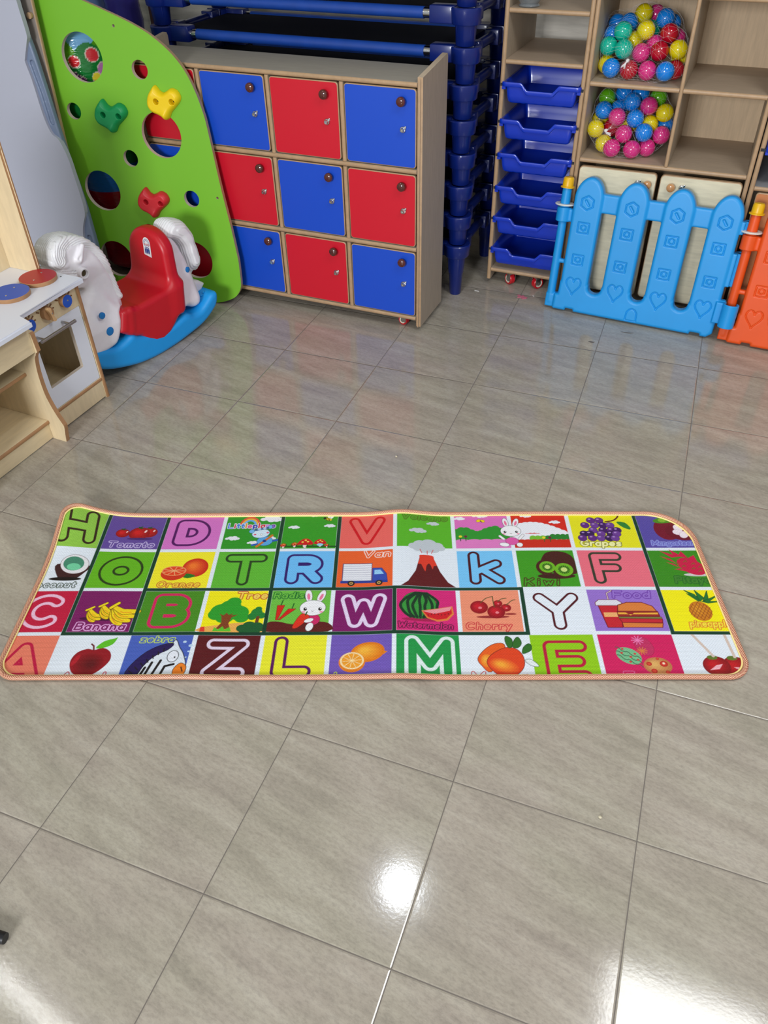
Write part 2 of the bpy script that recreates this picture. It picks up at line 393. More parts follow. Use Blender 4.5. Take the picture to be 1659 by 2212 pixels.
def side_prism(x0, x1, parent, nm='side_panel'):
    bm = bmesh.new(); pts = [(0.0, 0.02), (0.264, 0.02), (0.264, 0.992), (0.258, 1.004), (0.245, 1.003), (0.006, 0.974), (0.0, 0.966)]
    prism(bm, pts, lambda a, b, w_: (x0 + w_, a, b), x1 - x0)
    es = [e for e in bm.edges if all(v.co.y < 0.007 for v in e.verts) and abs((e.verts[0].co - e.verts[1].co).z) > 0.3]
    bmesh.ops.bevel(bm, geom=es, offset=0.008, segments=4, affect='EDGES'); edge_front(bm, 1, 1, -1, 0.2)
    return fin(nm, bm, [LAM(), EDGE()], parent, True, 50)
side_prism(-0.020, 0.0, loc); side_prism(-1.243, -1.223, loc)
board('top_panel', -1.222, -0.021, 0.002, 0.262, 0.940, 0.957, LAMH(), EDGE(), loc)
board('bottom_panel', -1.222, -0.021, 0.002, 0.262, 0.046, 0.063, LAMH(), EDGE(), loc)
for z in (0.345, 0.645): board('shelf', -1.222, -0.021, 0.002, 0.250, z, z + 0.0175, LAMH(), EDGE(), loc)
bm = bmesh.new(); bbox(bm, -1.222, -0.021, 0.252, 0.262, 0.064, 0.939); fin('back_panel', bm, LAM(), loc, False)
rows = [(0.0635, 0.3445), (0.363, 0.6445), (0.663, 0.9395)]
cols = [(-0.021, -0.3075), (-0.3255, -0.6145), (-0.6325, -0.921), (-0.939, -1.222)]
for k, (z0, z1) in enumerate(rows):
    for x in (-0.3165, -0.6235, -0.930): board('divider', x - .0085, x + .0085, 0.003, 0.250, z0, z1, LAM(), EDGE(), loc)
    for j, (xb, xa) in enumerate(cols):
        blue = (k + j) % 2 == 0
        d = door_mesh('door', xa + .003, xb - .003, z0 + .003, z1 - .003, 0.004, 0.019, BLUE() if blue else RED(), EDGE(), loc)
        d['label'] = 'blue door' if blue else 'red door'
        kx = xb - 0.056; kz = z1 - 0.045
        bm = bmesh.new(); lathe(bm, (kx, 0.0039, kz), (0, -1, 0), [(0.008, 0), (0.0095, 0.006), (0.0155, 0.010), (0.0175, 0.015), (0.016, 0.020), (0.011, 0.0235), (0.005, 0.025), (0, 0.0253)], 28)
        fin('knob', bm, mat('dark brown lacquered knob', (84, 34, 28), 0.12, coat=0.8), d)
        lock_mesh(d, xb - 0.053, 0.0038, kz - 0.095)
for x, y, a in ((-0.09, 0.045, 75), (-1.13, 0.045, 90), (-0.09, 0.21, 90), (-1.13, 0.21, 90)): caster(loc, x, y, a, 0.0215, 0.0455)

# ================================================================= stacked cots
COTN = 9; PITCH = 0.1275
def cot_parts(root, leglen, first):
    fr = 0.0
    for sx, sy, cx, cy in ((-1, 1, 0.0, 0.0), (1, 1, -1.36, 0.0), (-1, -1, 0.0, 0.45), (1, -1, -1.36, 0.45)):
        bm = bmesh.new()
        # collar: D-shaped socket plus the two arms that take the rails
        def ring(r, z, n=28): return [bm.verts.new((cx + r * math.cos(2 * math.pi * i / n), cy + r * math.sin(2 * math.pi * i / n), z)) for i in range(n)]
        lathe(bm, (cx, cy, 0), (0, 0, 1), [(0.030, -0.004), (0.040, 0.0), (0.056, 0.0), (0.059, -0.004), (0.0555, -0.052), (0.052, -0.056), (0.030, -0.056)], 32)
        ax = cx + sx * 0.092
        bbox(bm, min(cx + sx * 0.038, ax + sx * .045), max(cx + sx * 0.038, ax + sx * .045), cy - 0.030, cy + 0.030, -0.056, 0.003, 0.005)
        ay = cy + sy * 0.085
        bbox(bm, cx - 0.030, cx + 0.030, min(cy + sy * 0.036, ay + sy * .035), max(cy + sy * 0.036, ay + sy * .035), -0.056, 0.002, 0.005)
        bbox(bm, cx - 0.033, cx + 0.033, min(cy + sy * 0.056, cy + sy * .062), max(cy + sy * 0.056, cy + sy * .062), -0.058, 0.005, 0.002)
        cl = fin('corner_bracket', bm, COTB(), root, True, 40)
        bm = bmesh.new(); lathe(bm, (cx, cy, -0.050), (0, 0, 1), ([(0, 0), (0.0425, 0), (0.041, -0.003), (0.0365, -leglen + .003), (0.034, -leglen), (0, -leglen)] if leglen < .1 else [(0, 0), (0.0425, 0), (0.041, -0.004), (0.0335, -(leglen * .45)), (0.0315, -(leglen * .47)), (0.0255, -leglen + .004), (0.023, -leglen), (0, -leglen)]), 28)
        for a in range(4):
            t = math.pi / 4 + a * math.pi / 2
            tube(bm, [(cx + .0405 * math.cos(t), cy + .0405 * math.sin(t), -.052), (cx + .0335 * math.cos(t), cy + .0335 * math.sin(t), -.05 - leglen * (.44 if leglen > .1 else .9))], .0022, 6)
        fin('leg', bm, COTB(), root, True, 40)
    for y in (0.0, 0.45):
        bm = bmesh.new(); cyl(bm, (-0.166, y, -0.027), (-1.194, y, -0.027), 0.0205, n=20); fin('side_rail', bm, mat('blue fabric sleeve', (16, 66, 156), 0.55, noise=.12, nscale=14), root, True, 60)
        for xa, xb in ((-0.1365, -0.167), (-1.193, -1.2235)):
            bm = bmesh.new(); cyl(bm, (xa, y, -0.027), (xb, y, -0.027), 0.018, n=20); fin('steel_tube_end', bm, CHROME(), root, True, 60)
    for x in (0.0, -1.36):
        bm = bmesh.new(); cyl(bm, (x, 0.119, -0.025), (x, 0.331, -0.025), 0.0195, n=20); fin('end_rail', bm, COTB(), root, True, 60)
    bm = bmesh.new()
    nx, ny = 14, 8; g = [[bm.verts.new((-0.055 - 1.25 * i / nx, 0.018 + 0.414 * j / ny, -0.016 - 0.022 * math.sin(math.pi * i / nx) * math.sin(math.pi * j / ny))) for j in range(ny + 1)] for i in range(nx + 1)]
    for i in range(nx):
        for j in range(ny): bm.faces.new([g[i][j], g[i + 1][j], g[i + 1][j + 1], g[i][j + 1]])
    bmesh.ops.solidify(bm, geom=bm.faces[:], thickness=0.002)
    fin('fabric_sheet', bm, mat('dark blue cot mesh', (6, 18, 52), 0.8, noise=.2, nscale=90), root)
names = ['lowest', 'second from the bottom', 'third from the bottom', 'fourth from the bottom', 'fifth and middle one', 'sixth from the bottom', 'third from the top', 'second from the top', 'topmost']
base = (0.110, 2.722)
lowc = thing('stacking_cot', 'blue plastic stacking cot, %s of the cot stack behind the lockers' % names[0], 'cot', (base[0], base[1], 0.238), (0, 0, R_(AL)), 'blue nap cots stacked behind the lockers')
cot_parts(lowc, 0.188, True)
up = thing('stacking_cot', 'blue plastic stacking cot, %s of the cot stack behind the lockers' % names[1], 'cot', (base[0], base[1], 0.238 + PITCH), (0, 0, R_(AL)), 'blue nap cots stacked behind the lockers')
cot_parts(up, 0.0765, False)
for i in range(2, COTN):
    c = copy_tree(up); c.location = (base[0] + (0.004 if i % 3 == 0 else 0), base[1], 0.238 + PITCH * i)
    c['label'] = 'blue plastic stacking cot, %s of the cot stack behind the lockers' % names[i]

# ================================================================= tray cabinet, cube shelf, right-hand cabinet
tc_ = thing('tray_cabinet', 'narrow beige cabinet on red casters holding six blue trays', 'cabinet', P2, (0, 0, R_(AL)))
DEP = 0.45
for x0 in (0.0, 0.322):
    board('side_panel', x0, x0 + .018, 0.0, DEP, 0.022, 1.46, LAM(), EDGE(), tc_)
for z0 in (0.919, 1.093, 1.42): board('shelf', 0.0185, 0.3215, 0.002 if z0 < 1.4 else 0.0, DEP, z0, z0 + .0175, LAMS(), EDGE(), tc_)
board('bottom_panel', 0.0185, 0.3215, 0.002, DEP, 0.058, 0.0755, LAMS(), EDGE(), tc_)
bm = bmesh.new(); bbox(bm, 0.0185, 0.3215, DEP - .012, DEP - .004, 0.0765, 0.918); fin('back_panel', bm, LAM(), tc_, False)
for sx, x in ((1, 0.0185), (-1, 0.3215)):
    bm = bmesh.new(); prism(bm, [(0, 0), (sx * .024, 0), (0, -.03)], lambda a, b, w_: (x + a, .40 + w_, 1.0925 + b), .02)
    fin('corner_bracket', bm, mat('black plastic', (24, 24, 28), .5), tc_, False)
for x, y, a in ((0.105, 0.03, 50), (0.235, 0.03, -40), (0.105, 0.40, 90), (0.235, 0.40, 90)): caster(tc_, x, y, a, 0.0255, 0.0575)
TZ = [0.858, 0.720, 0.588, 0.452, 0.319, 0.179]
BLK = mat('black plastic', (24, 24, 28), .5)
for z in TZ:
    for x0, x1 in ((0.0035, 0.0245), (0.3155, 0.3365)):
        bm = bmesh.new(); bbox(bm, x0, x1, -0.0012, 0.40, z - .017, z - .006, .001); fin('runner_and_groove_dark', bm, BLK, tc_, False)  # black front ends also paint the dark of the grooves in the side panels
def make_tray(name, label, loc, rot, W=0.318, D=0.36, Hh=0.078, group=None):
    root = thing(name, label, 'tray', loc, rot, group)
    # tub: outer shell lofted from rim to floor, hollow
    bm = bmesh.new(); xm = W / 2
    lv = [(0.0, 0.0, 0.0), (0.004, 0.0, -0.010), (0.021, 0.010, -0.0105), (0.024, 0.013, -0.055), (0.029, 0.018, -Hh + .004), (0.036, 0.024, -Hh)]
    def loop(ins, insy, z, ztop=False):
        pts = rrect(ins, W - ins, insy, D - insy, 0.012, 4); return pts
    # notch in the front: heights drop between 30% and 70% of the width
    def dip(x, y, z):
        if y > 0.03 or z < -0.03: return 0
        t = abs(x - W * .49) / W
        return -0.026 * max(0, min(1, (0.235 - t) / 0.07))
    def dens(pts):
        o = []
        for i in range(len(pts)):
            a = pts[i]; b = pts[(i + 1) % len(pts)]; L = math.dist(a, b); k = max(1, int(L / 0.008))
            for s in range(k): o.append((a[0] + (b[0] - a[0]) * s / k, a[1] + (b[1] - a[1]) * s / k))
        return o
    base_ = dens(rrect(0, W, 0, D, 0.012, 4))
    def ring(ix, iy, z):
        out = []
        for a, b in base_:
            x = W / 2 + (a - W / 2) * (1 - 2 * ix / W); y = D / 2 + (b - D / 2) * (1 - 2 * iy / D)
            out.append(bm.verts.new((x, y, z + dip(x, y, z))))
        return out
    ins = [ring(.030, .022, -Hh + .006), ring(.0265, .0165, -.05), ring(.018, .012, -.004), ring(.014, .009, 0), ring(.002, .001, 0), ring(0, 0, -.002), ring(0, 0, -.014), ring(.002, .002, -.017),
           ring(.014, .009, -.0172), ring(.0155, .0105, -.018), ring(.020, .012, -.05), ring(.024, .016, -Hh + .006), ring(.031, .022, -Hh)]
    n = len(base_)
    for A, B in zip(ins[:-1], ins[1:]):
        for i in range(n): bm.faces.new([A[i], A[(i + 1) % n], B[(i + 1) % n], B[i]])
    bm.faces.new(ins[0]); bm.faces.new(ins[-1][::-1])
    fin('tub', bm, TRAYB(), root, True, 45)
    bm = bmesh.new()
    bbox(bm, 0.001, 0.016, 0.006, 0.030, -0.028, -0.016, .001); bbox(bm, W - .016, W - .001, 0.006, 0.030, -0.028, -0.016, .001)
    fin('rim_hook', bm, TRAYB(), root, False)
    return root
tl = ['topmost', 'second from the top', 'third from the top', 'fourth from the top', 'fifth from the top', 'lowest']
def loc2(u, y, z):
    a = R_(AL); return (P2[0] + u * math.cos(a) - y * math.sin(a), P2[1] + u * math.sin(a) + y * math.cos(a), z)
tr0 = None
for i, z in enumerate(TZ):
    lp = loc2(0.0255 - 0.014, -0.014, z + .001)
    lab = 'shallow blue plastic tray, %s of the six in the narrow cabinet' % tl[i]
    if tr0 is None:
        tr0 = make_tray('storage_tray', lab, lp, (0, 0, R_(AL)), W=0.317, group='blue trays in the narrow cabinet')
    else:
        c = copy_tree(tr0); c.location = lp; c['label'] = lab
# cube shelf
cs_ = thing('cube_shelf', 'tall beige shelf unit with open cubes above two pale doors', 'shelf', P2, (0, 0, R_(AL)))
for x0 in (0.341, 0.997):
    board('side_panel', x0, x0 + .0165, -0.004, DEP, 0.012, 1.50, LAM(), EDGE(), cs_)
CD = 0.445
for x0, x1, z in ((0.358, 0.9965, 0.5845), (0.358, 0.6885, 0.865), (0.703, 0.9965, 0.865), (0.358, 0.6885, 1.178), (0.703, 0.9965, 1.163), (0.358, 0.9965, 1.46)):
    board('shelf', x0, x1, 0.0, CD, z, z + .0175, LAMS(), EDGE(), cs_)
board('bottom_panel', 0.358, 0.9965, 0.0, CD, 0.02, 0.0375, LAMS(), EDGE(), cs_)
board('divider', 0.6887, 0.7028, -0.002, CD, 0.6025, 1.459, LAM(), EDGE(), cs_)
bm = bmesh.new(); bbox(bm, 0.342, 1.013, CD, CD + .008, 0.04, 1.49); fin('back_panel', bm, mat('beech back panel', (204, 178, 144), .55, grain=.13, nscale=10, stretch=(10, 10, .8)), cs_, False)
DOORW = mat('pale streaked wood door', (224, 214, 184), .4, grain=.16, nscale=7, stretch=(1.3, 7, 9))
for x0, x1, kx, lx in ((0.362, 0.672, 0.640, 0.600), (0.686, 0.993, 0.732, 0.772)):
    d = door_mesh('door', x0, x1, 0.052, 0.572, -0.004, 0.014, DOORW, EDGE(), cs_, 0.016)
    bm = bmesh.new(); lathe(bm, (kx, -0.0042, 0.531), (0, -1, 0), [(0.010, 0), (0.010, 0.006), (0.0155, 0.011), (0.017, 0.016), (0.0155, 0.021), (0.010, 0.0245), (0, 0.0255)], 28)
    fin('knob', bm, mat('varnished beech knob', (196, 140, 88), .15, coat=.8), d)
    lock_mesh(d, lx, -0.0042, 0.531)
# right-hand cabinet (only its left edge is in the frame)
rc = thing('tray_and_door_cabinet', 'beige cabinet cut off by the right edge, with an orange wood door', 'cabinet', P2, (0, 0, R_(AL)))
for x0 in (1.0175, 1.60): board('side_panel', x0, x0 + .0175, -0.004, DEP, 0.012, 1.46, LAM(), EDGE(), rc)
for z in (0.549, 0.86, 1.44): board('shelf', 1.0355, 1.5995, 0.0, CD, z, z + .0175, mat('grey laminate shelf', (150, 150, 150), .5, noise=.04), EDGE(), rc)
board('bottom_panel', 1.0355, 1.5995, 0.0, CD, 0.02, 0.0375, LAMS(), EDGE(), rc)
bm = bmesh.new(); bbox(bm, 1.02, 1.615, CD, CD + .008, 0.04, 1.44); fin('back_panel', bm, LAM(), rc, False)
door_mesh('door', 1.048, 1.31, 0.045, 0.545, -0.002, 0.014, mat('orange brown wood door', (204, 132, 84), .4, grain=.14, nscale=7, stretch=(1.3, 7, 9)), EDGE(), rc)['label'] = 'orange brown wood door'
door_mesh('door', 1.325, 1.59, 0.045, 0.545, -0.002, 0.014, _m['orange brown wood door'], EDGE(), rc)['label'] = 'orange brown wood door'
t2 = copy_tree(tr0); t2.location = loc2(1.0375, -0.014, 0.712); t2['label'] = 'blue plastic tray cut off by the right edge, in the cabinet with the orange door'
t2['group'] = 'blue trays in the right cabinet'
board('divider', 1.3575, 1.3750, 0.002, CD, 0.567, 1.4395, LAM(), EDGE(), rc)
for x0, x1 in ((1.0205, 1.041), (1.351, 1.3715)):
    bm = bmesh.new(); bbox(bm, x0, x1, -0.005, .40, .695, .706, .001); fin('runner_and_groove_dark', bm, BLK, rc, False)
BALLS_UP = [
    ('teal', 0.4336, 0.1267, 1.034, 'teal ball high on the left of the upper net bag, above two teal balls'),
    ('blue', 0.4415, 0.1914, 1.0527, 'blue ball behind the high teal ball of the upper net bag'),
    ('blue', 0.3914, 0.2357, 1.0408, 'dark blue ball at the back left top of the upper net bag'),
    ('blue', 0.389, 0.1739, 1.0129, 'blue ball between the back left and the far left teal ball, upper net bag'),
    ('teal', 0.389, 0.1123, 0.9842, 'teal ball at the far left of the upper net bag'),
    ('teal', 0.4515, 0.087, 0.9819, 'teal ball just above the white knot of the upper net bag'),
    ('yellow', 0.5156, 0.1382, 1.0406, 'large yellow ball at the top front of the upper net bag'),
    ('yellow', 0.4855, 0.2356, 1.0788, 'yellow ball at the very top of the upper net bag'),
    ('pink', 0.5248, 0.2899, 1.0704, 'dark pink ball beside the topmost yellow one, upper net bag'),
    ('blue', 0.5736, 0.1875, 1.0744, 'blue ball at the top right of the upper net bag'),
    ('blue', 0.5949, 0.2467, 1.0493, 'blue ball furthest back on the right of the upper net bag'),
    ('teal', 0.5248, 0.2065, 1.0316, 'teal ball half hidden behind the front yellow ball, upper net bag'),
    ('red', 0.6023, 0.1407, 1.0344, 'red ball at the upper right of the upper net bag'),
    ('pink', 0.6248, 0.1999, 1.0103, 'dark pink ball at the right edge of the upper net bag'),
    ('pink', 0.555, 0.1616, 0.9905, 'pink ball tucked above the middle red ball, upper net bag'),
    ('red', 0.582, 0.1, 0.9806, 'red ball in the middle right of the upper net bag'),
    ('yellow', 0.6475, 0.1158, 0.9869, 'yellow ball at the right, leaning towards the divider, upper net bag'),
    ('pink', 0.5153, 0.1063, 0.9694, 'pink ball in the middle front of the upper net bag'),
    ('yellow', 0.475, 0.1713, 0.9973, 'small glimpse of yellow ball in the centre gap, upper net bag'),
    ('blue', 0.4178, 0.0692, 0.919, 'blue ball at the bottom left of the upper net bag'),
    ('red', 0.4855, 0.0621, 0.919, 'red ball under the white knot of the upper net bag'),
    ('pink', 0.5532, 0.0676, 0.9195, 'pink ball at the bottom front of the upper net bag'),
    ('blue', 0.6198, 0.0563, 0.9239, 'blue ball at the bottom right of the upper net bag'),
    ('yellow', 0.389, 0.1307, 0.919, 'yellow ball behind the bottom left blue one, upper net bag'),
    ('yellow', 0.6527, 0.1749, 0.9538, 'yellow ball low on the right behind another yellow, upper net bag'),
    ('red', 0.6493, 0.1171, 0.919, 'dark red ball in shade at the low right back, upper net bag'),
]
BALLS_LOW = [
    ('green', 0.402, 0.191, 0.7862, 'green ball at the top left of the lower net bag'),
    ('blue', 0.4629, 0.2184, 0.8016, 'blue ball at the back top, left of centre, lower net bag'),
    ('blue', 0.5298, 0.2078, 0.8074, 'blue ball at the back top, right of centre, lower net bag'),
    ('green', 0.6011, 0.199, 0.8008, 'green ball at the top right of the lower net bag'),
    ('blue', 0.5093, 0.1441, 0.7888, 'blue ball in the upper middle front of the lower net bag'),
    ('pink', 0.5766, 0.139, 0.781, 'pink ball at the upper right of the lower net bag'),
    ('blue', 0.4047, 0.1274, 0.7541, 'blue ball at the upper left, below the green one, lower net bag'),
    ('pink', 0.4652, 0.1, 0.7402, 'pink ball above the white knot of the lower net bag'),
    ('yellow', 0.389, 0.174, 0.7073, 'yellow ball in shade at the left edge of the lower net bag'),
    ('yellow', 0.389, 0.0895, 0.6924, 'yellow ball at the far left front of the lower net bag'),
    ('blue', 0.5364, 0.103, 0.7398, 'blue ball in the centre of the lower net bag'),
    ('yellow', 0.6415, 0.1381, 0.7613, 'yellow ball at the right edge, below the green one, lower net bag'),
    ('yellow', 0.5921, 0.1393, 0.7148, 'yellow ball right of the central blue one, lower net bag'),
    ('blue', 0.647, 0.1787, 0.7074, 'dark blue ball at the far right back of the lower net bag'),
    ('pink', 0.5044, 0.0784, 0.6851, 'pink ball right of the white knot, lower net bag'),
    ('blue', 0.5823, 0.074, 0.6991, 'blue ball low on the right front of the lower net bag'),
    ('pink', 0.6462, 0.1098, 0.6864, 'pink ball at the right edge of the lower net bag'),
    ('yellow', 0.4286, 0.0958, 0.638, 'yellow ball below the far left yellow one, lower net bag'),
    ('pink', 0.4709, 0.0429, 0.638, 'pink ball at the bottom left of the lower net bag'),
    ('pink', 0.5484, 0.0535, 0.638, 'pink ball at the bottom centre of the lower net bag'),
    ('pink', 0.6006, 0.097, 0.638, 'pink ball at the bottom right of the lower net bag'),
    ('red', 0.4437, 0.1383, 0.6883, 'dark red ball behind the white knot of the lower net bag'),
    ('yellow', 0.5087, 0.1518, 0.7015, 'yellow ball hidden in the middle gap of the lower net bag'),
    ('blue', 0.4578, 0.1708, 0.7537, 'blue ball behind the upper middle of the lower net bag'),
]
# ================================================================= plastic picket fences
def heart(cx, cy, s, n=26):
    o = []
    for i in range(n):
        t = 2 * math.pi * i / n
        x = 16 * math.sin(t) ** 3; y = 13 * math.cos(t) - 5 * math.cos(2 * t) - 2 * math.cos(3 * t) - math.cos(4 * t)
        o.append((cx + x * s / 16, cy + y * s * 1.28 / 16 + s * .15))
    return o
def hexa(cx, cy, r, a=0): return [(cx + r * math.cos(R_(60 * i + 30 + a)), cy + r * math.sin(R_(60 * i + 30 + a))) for i in range(6)]
def fence_field(X, Y, Z):
    x = X[:, 0, :]; v = Z[:, 0, :]
    PK = [(0.049, 0.166), (0.227, 0.346), (0.406, 0.523), (0.585, 0.702)]
    body = None
    for a, b in PK:
        c = (a + b) / 2; w_ = (b - a) / 2
        sh = [(a, 0.02), (b, 0.02), (b, 0.476)] + [(c + w_ * math.cos(R_(t)) ** 1.0 * (1 - .10 * math.sin(R_(t)) ** 2 * 0), 0.476 + 0.077 * math.sin(R_(t)) ** 1.12) for t in range(6, 175, 6)] + [(a, 0.476)]
        d = d_poly(x, v, sh); body = d if body is None else np.minimum(body, d)
    bar = d_poly(x, v, [(0.06, 0.421), (0.69, 0.421), (0.69, 0.495), (0.06, 0.495)])
    bs = d_poly(x, v, [(0.028, 0.006), (0.034, 0.0), (0.085, 0.0), (0.089, 0.010), (0.119, 0.010), (0.123, 0.0), (0.614, 0.0), (0.618, 0.010), (0.654, 0.010), (0.658, 0.0), (0.682, 0.0), (0.698, 0.014), (0.702, 0.06), (0.702, 0.118)] +
                [(0.585, 0.121)] + [(0.554 + 0.031 * math.cos(R_(t)), 0.121 + 0.031 * math.sin(R_(t))) for t in range(0, -181, -20)] +
                [(0.406, 0.121)] + [(0.376 + 0.030 * math.cos(R_(t)), 0.121 + 0.030 * math.sin(R_(t))) for t in range(0, -181, -20)] +
                [(0.227, 0.121)] + [(0.1965 + 0.0305 * math.cos(R_(t)), 0.121 + 0.0305 * math.sin(R_(t))) for t in range(0, -181, -20)] +
                [(0.166, 0.121), (0.049, 0.121), (0.046, 0.07), (0.030, 0.066)])
    main = smin(body, bs, 0.012)
    W = Y - 0.026
    A = d_ext(main[:, None, :], W, 0.026, 0.013)
    B = d_ext(bar[:, None, :], Y - 0.028, 0.019, 0.008)
    V = smin(A, B, 0.006)
    # left post with its arms and collar
    pc = 0.011; yc = 0.028
    V = smin(V, d_caps(X, Y, Z, (pc, yc, 0.03), (pc, yc, 0.40), 0.0175, 0.0175), 0.006)
    V = np.minimum(V, d_caps(X, Y, Z, (pc - .002, yc, 0.42), (pc - .002, yc, 0.50), 0.0200, 0.0185))
    col_ = np.maximum(np.sqrt((X - pc + .001) ** 2 + (Y - yc) ** 2) - 0.0295, np.abs(Z - 0.396) - 0.028) 
    V = smin(V, col_, 0.004)
    for a, b in ((0.369, 0.421), (0.196, 0.214), (0.004, 0.062)):
        d = d_poly(x, v, [(-0.008 if a < .1 else pc, a), (0.062, a), (0.062, b), (-0.008 if a < .1 else pc, b)])
        V = smin(V, d_ext(d[:, None, :], Y - 0.028, 0.016 if b - a > .03 else .011, 0.007), 0.004)
    # hooks on the right edge
    for a, b, r in ((0.418, 0.466, 0.722), (0.215, 0.345, 0.724), (0.066, 0.160, 0.728)):
        d = d_poly(x, v, [(0.69, a), (r - .008, a), (r - .008, b), (0.69, b)])
        V = smin(V, d_ext(d[:, None, :], Y - 0.020, 0.014, 0.004), 0.003)
    arm = d_poly(x, v, [(0.688, 0.070), (0.724, 0.070), (0.724, 0.156), (0.688, 0.156)])
    V = smin(V, d_ext(arm[:, None, :], Y - 0.008, 0.020, 0.005), 0.006)
    ring = np.abs(np.sqrt((X - 0.745) ** 2 + (Y + 0.022) ** 2) - 0.0270) - 0.0035
    ring = np.maximum(np.maximum(ring, np.abs(Z - 0.113) - 0.047), Y + 0.006)
    V = smin(V, ring, 0.003)
    r2 = np.abs(np.sqrt((X - 0.729) ** 2 + (Y - 0.045) ** 2) - 0.022) - 0.004
    for zc, hz in ((0.442, 0.024), (0.280, 0.065)):
        V = smin(V, np.maximum(np.maximum(r2, np.abs(Z - zc) - hz), X - 0.729), 0.003)
    # engraved marks on the front
    g = np.full(x.shape, 1e9, np.float32)
    for k, (a, b) in enumerate(PK):
        c = (a + b) / 2 - 0.002; dz = 0.0
        g = np.minimum(g, np.abs(d_poly(x, v, hexa(c, 0.4545 + dz, 0.0275))))
        g = np.minimum(g, d_line(x, v, [(c - .007, 0.463 + dz), (c + .006, 0.446 + dz)]) - .002)
        for zz in (0.3555, 0.224):
            g = np.minimum(g, np.abs(d_poly(x, v, [(c - .0225, zz + dz - .0205), (c + .0225, zz + dz - .0205), (c + .0225, zz + dz + .0205), (c - .0225, zz + dz + .0205)])))
            g = np.minimum(g, np.abs(d_poly(x, v, hexa(c, zz + dz, 0.0115))))
        g = np.minimum(g, np.abs(d_poly(x, v, heart(c, 0.112 + dz, 0.0315))))
    g = np.minimum(g, np.abs(d_poly(x, v, [(0.347, 0.010), (0.393, 0.010), (0.391, 0.044), (0.382, 0.057), (0.369, 0.062), (0.357, 0.056), (0.349, 0.044)])))
    cut = np.maximum(g[:, None, :] - 0.0019, Y - 0.0045)
    V = np.maximum(V, -cut)
    return V
def fence(name, label, loc_, rz_, tilt, m, group):
    root = thing(name, label, 'fence', loc_, (R_(-tilt), 0, R_(rz_)), group)
    return root
fb = fence('picket_fence', 'bright blue plastic picket fence panel leaning on the pale doors', (0.5300, 2.6970, 0.0085), -4.9, 9, None, 'plastic picket fence panels')
BLUEP = mat('sky blue fence plastic', (24, 150, 224), 0.42, noise=0.06, nscale=5, bump=0.25, bscale=420)
ORP = mat('orange fence plastic', (232, 84, 22), 0.42, noise=0.06, nscale=5, bump=0.25, bscale=420)
fo = sdf_obj('panel', fence_field, (-0.03, -0.058, -0.006), (0.80, 0.066, 0.572), 0.0022, BLUEP, fb)
def fence_caps(root, hasring=True):
    pc, yc = 0.009, 0.028
    bm = bmesh.new(); lathe(bm, (pc, yc, 0.500), (0, 0, 1), [(0.0235, 0), (0.0285, 0), (0.0285, 0.004), (0.0225, 0.006), (0.0215, 0.034), (0.018, 0.040), (0.010, 0.0415), (0, 0.0415)], 28)
    fin('yellow_cap', bm, mat('yellow cap plastic', (232, 180, 10), .35), root, True, 40)
    bm = bmesh.new(); lathe(bm, (pc, yc, 0.432), (0, 0, 1), [(0.021, 0), (0.038, 0), (0.0405, 0.003), (0.038, 0.006), (0.021, 0.006)], 36)
    fin('white_washer', bm, mat('white plastic ring', (228, 226, 218), .4), root, True, 40)
fence_caps(fb)
f2 = fence('picket_fence', 'orange plastic picket fence panel beside the blue one, cut off by the right edge', (1.2610, 2.6260, 0.0085), -4.2, 9, None, 'plastic picket fence panels')
me2 = fo.data.copy(); me2.materials.clear(); me2.materials.append(ORP); link('panel', me2, None, f2); fence_caps(f2)

# ================================================================= climbing frame: green panel, ladder side, holds
G0 = (-0.866, 2.277, 0.0)
cf = thing('climbing_panel', 'tall green climbing wall panel with round holes, holds and a wooden ladder side', 'climbing wall', G0, (R_(-3), 0, R_(5)))
GT = 0.018
GREEN = mat('lime green laminate', (120, 186, 44), 0.42, bump=0.05)
out = [(-0.566, 1.30), (-0.50, 1.245), (-0.415, 1.160), (-0.268, 1.114), (-0.126, 1.052), (-0.059, 0.997), (-0.022, 0.955), (0.016, 0.880), (0.041, 0.815), (0.052, 0.760), (0.062, 0.668), (0.081, 0.510), (0.104, 0.349), (0.121, 0.200), (0.120, 0.145)]
curve = smooth_open([(0.120, 0.150), (0.116, 0.090), (0.088, 0.045), (0.040, 0.018), (-0.007, 0.004)], 5)
curve2 = smooth_open([(-0.566, 1.210), (-0.53, 1.200), (-0.415, 1.165), (-0.268, 1.114), (-0.190, 1.083), (-0.126, 1.050), (-0.059, 0.999), (-0.010, 0.940), (0.024, 0.868), (0.045, 0.795), (0.053, 0.750), (0.064, 0.655), (0.081, 0.510), (0.104, 0.349), (0.120, 0.210)], 5)
outline = curve2 + curve + [(-0.625, 0.004), (-0.625, 1.222)]
outline = outline[::-1]
HOLES = [(-0.441, 0.966, 0.088), (-0.152, 0.701, 0.087), (-0.199, 0.934, 0.034), (-0.5315, 0.770, 0.0315), (-0.312, 0.602, 0.033), (-0.478, 0.459, 0.083), (-0.060, 0.458, 0.034), (-0.088, 0.193, 0.082), (-0.480, 0.160, 0.081), (-0.286, 0.300, 0.034)]
bm = bmesh.new()
prism(bm, outline, lambda a, b, w_: (a, w_, b), GT, holes=[circ(x, z, r, 48) for x, z, r in HOLES] + [circ(-0.278, 1.078, 0.0055, 14), circ(0.059, 0.471, 0.0055, 14)])
bm.normal_update(); bmesh.ops.recalc_face_normals(bm, faces=bm.faces); bm.normal_update()
for f in bm.faces:
    if abs(f.normal.y) < 0.5 and f.material_index == 0: f.material_index = 2
fin('green_panel', bm, [GREEN, mat('pale birch hole edge', (214, 200, 182), .5, grain=.1, nscale=20), EDGE()], cf, False)
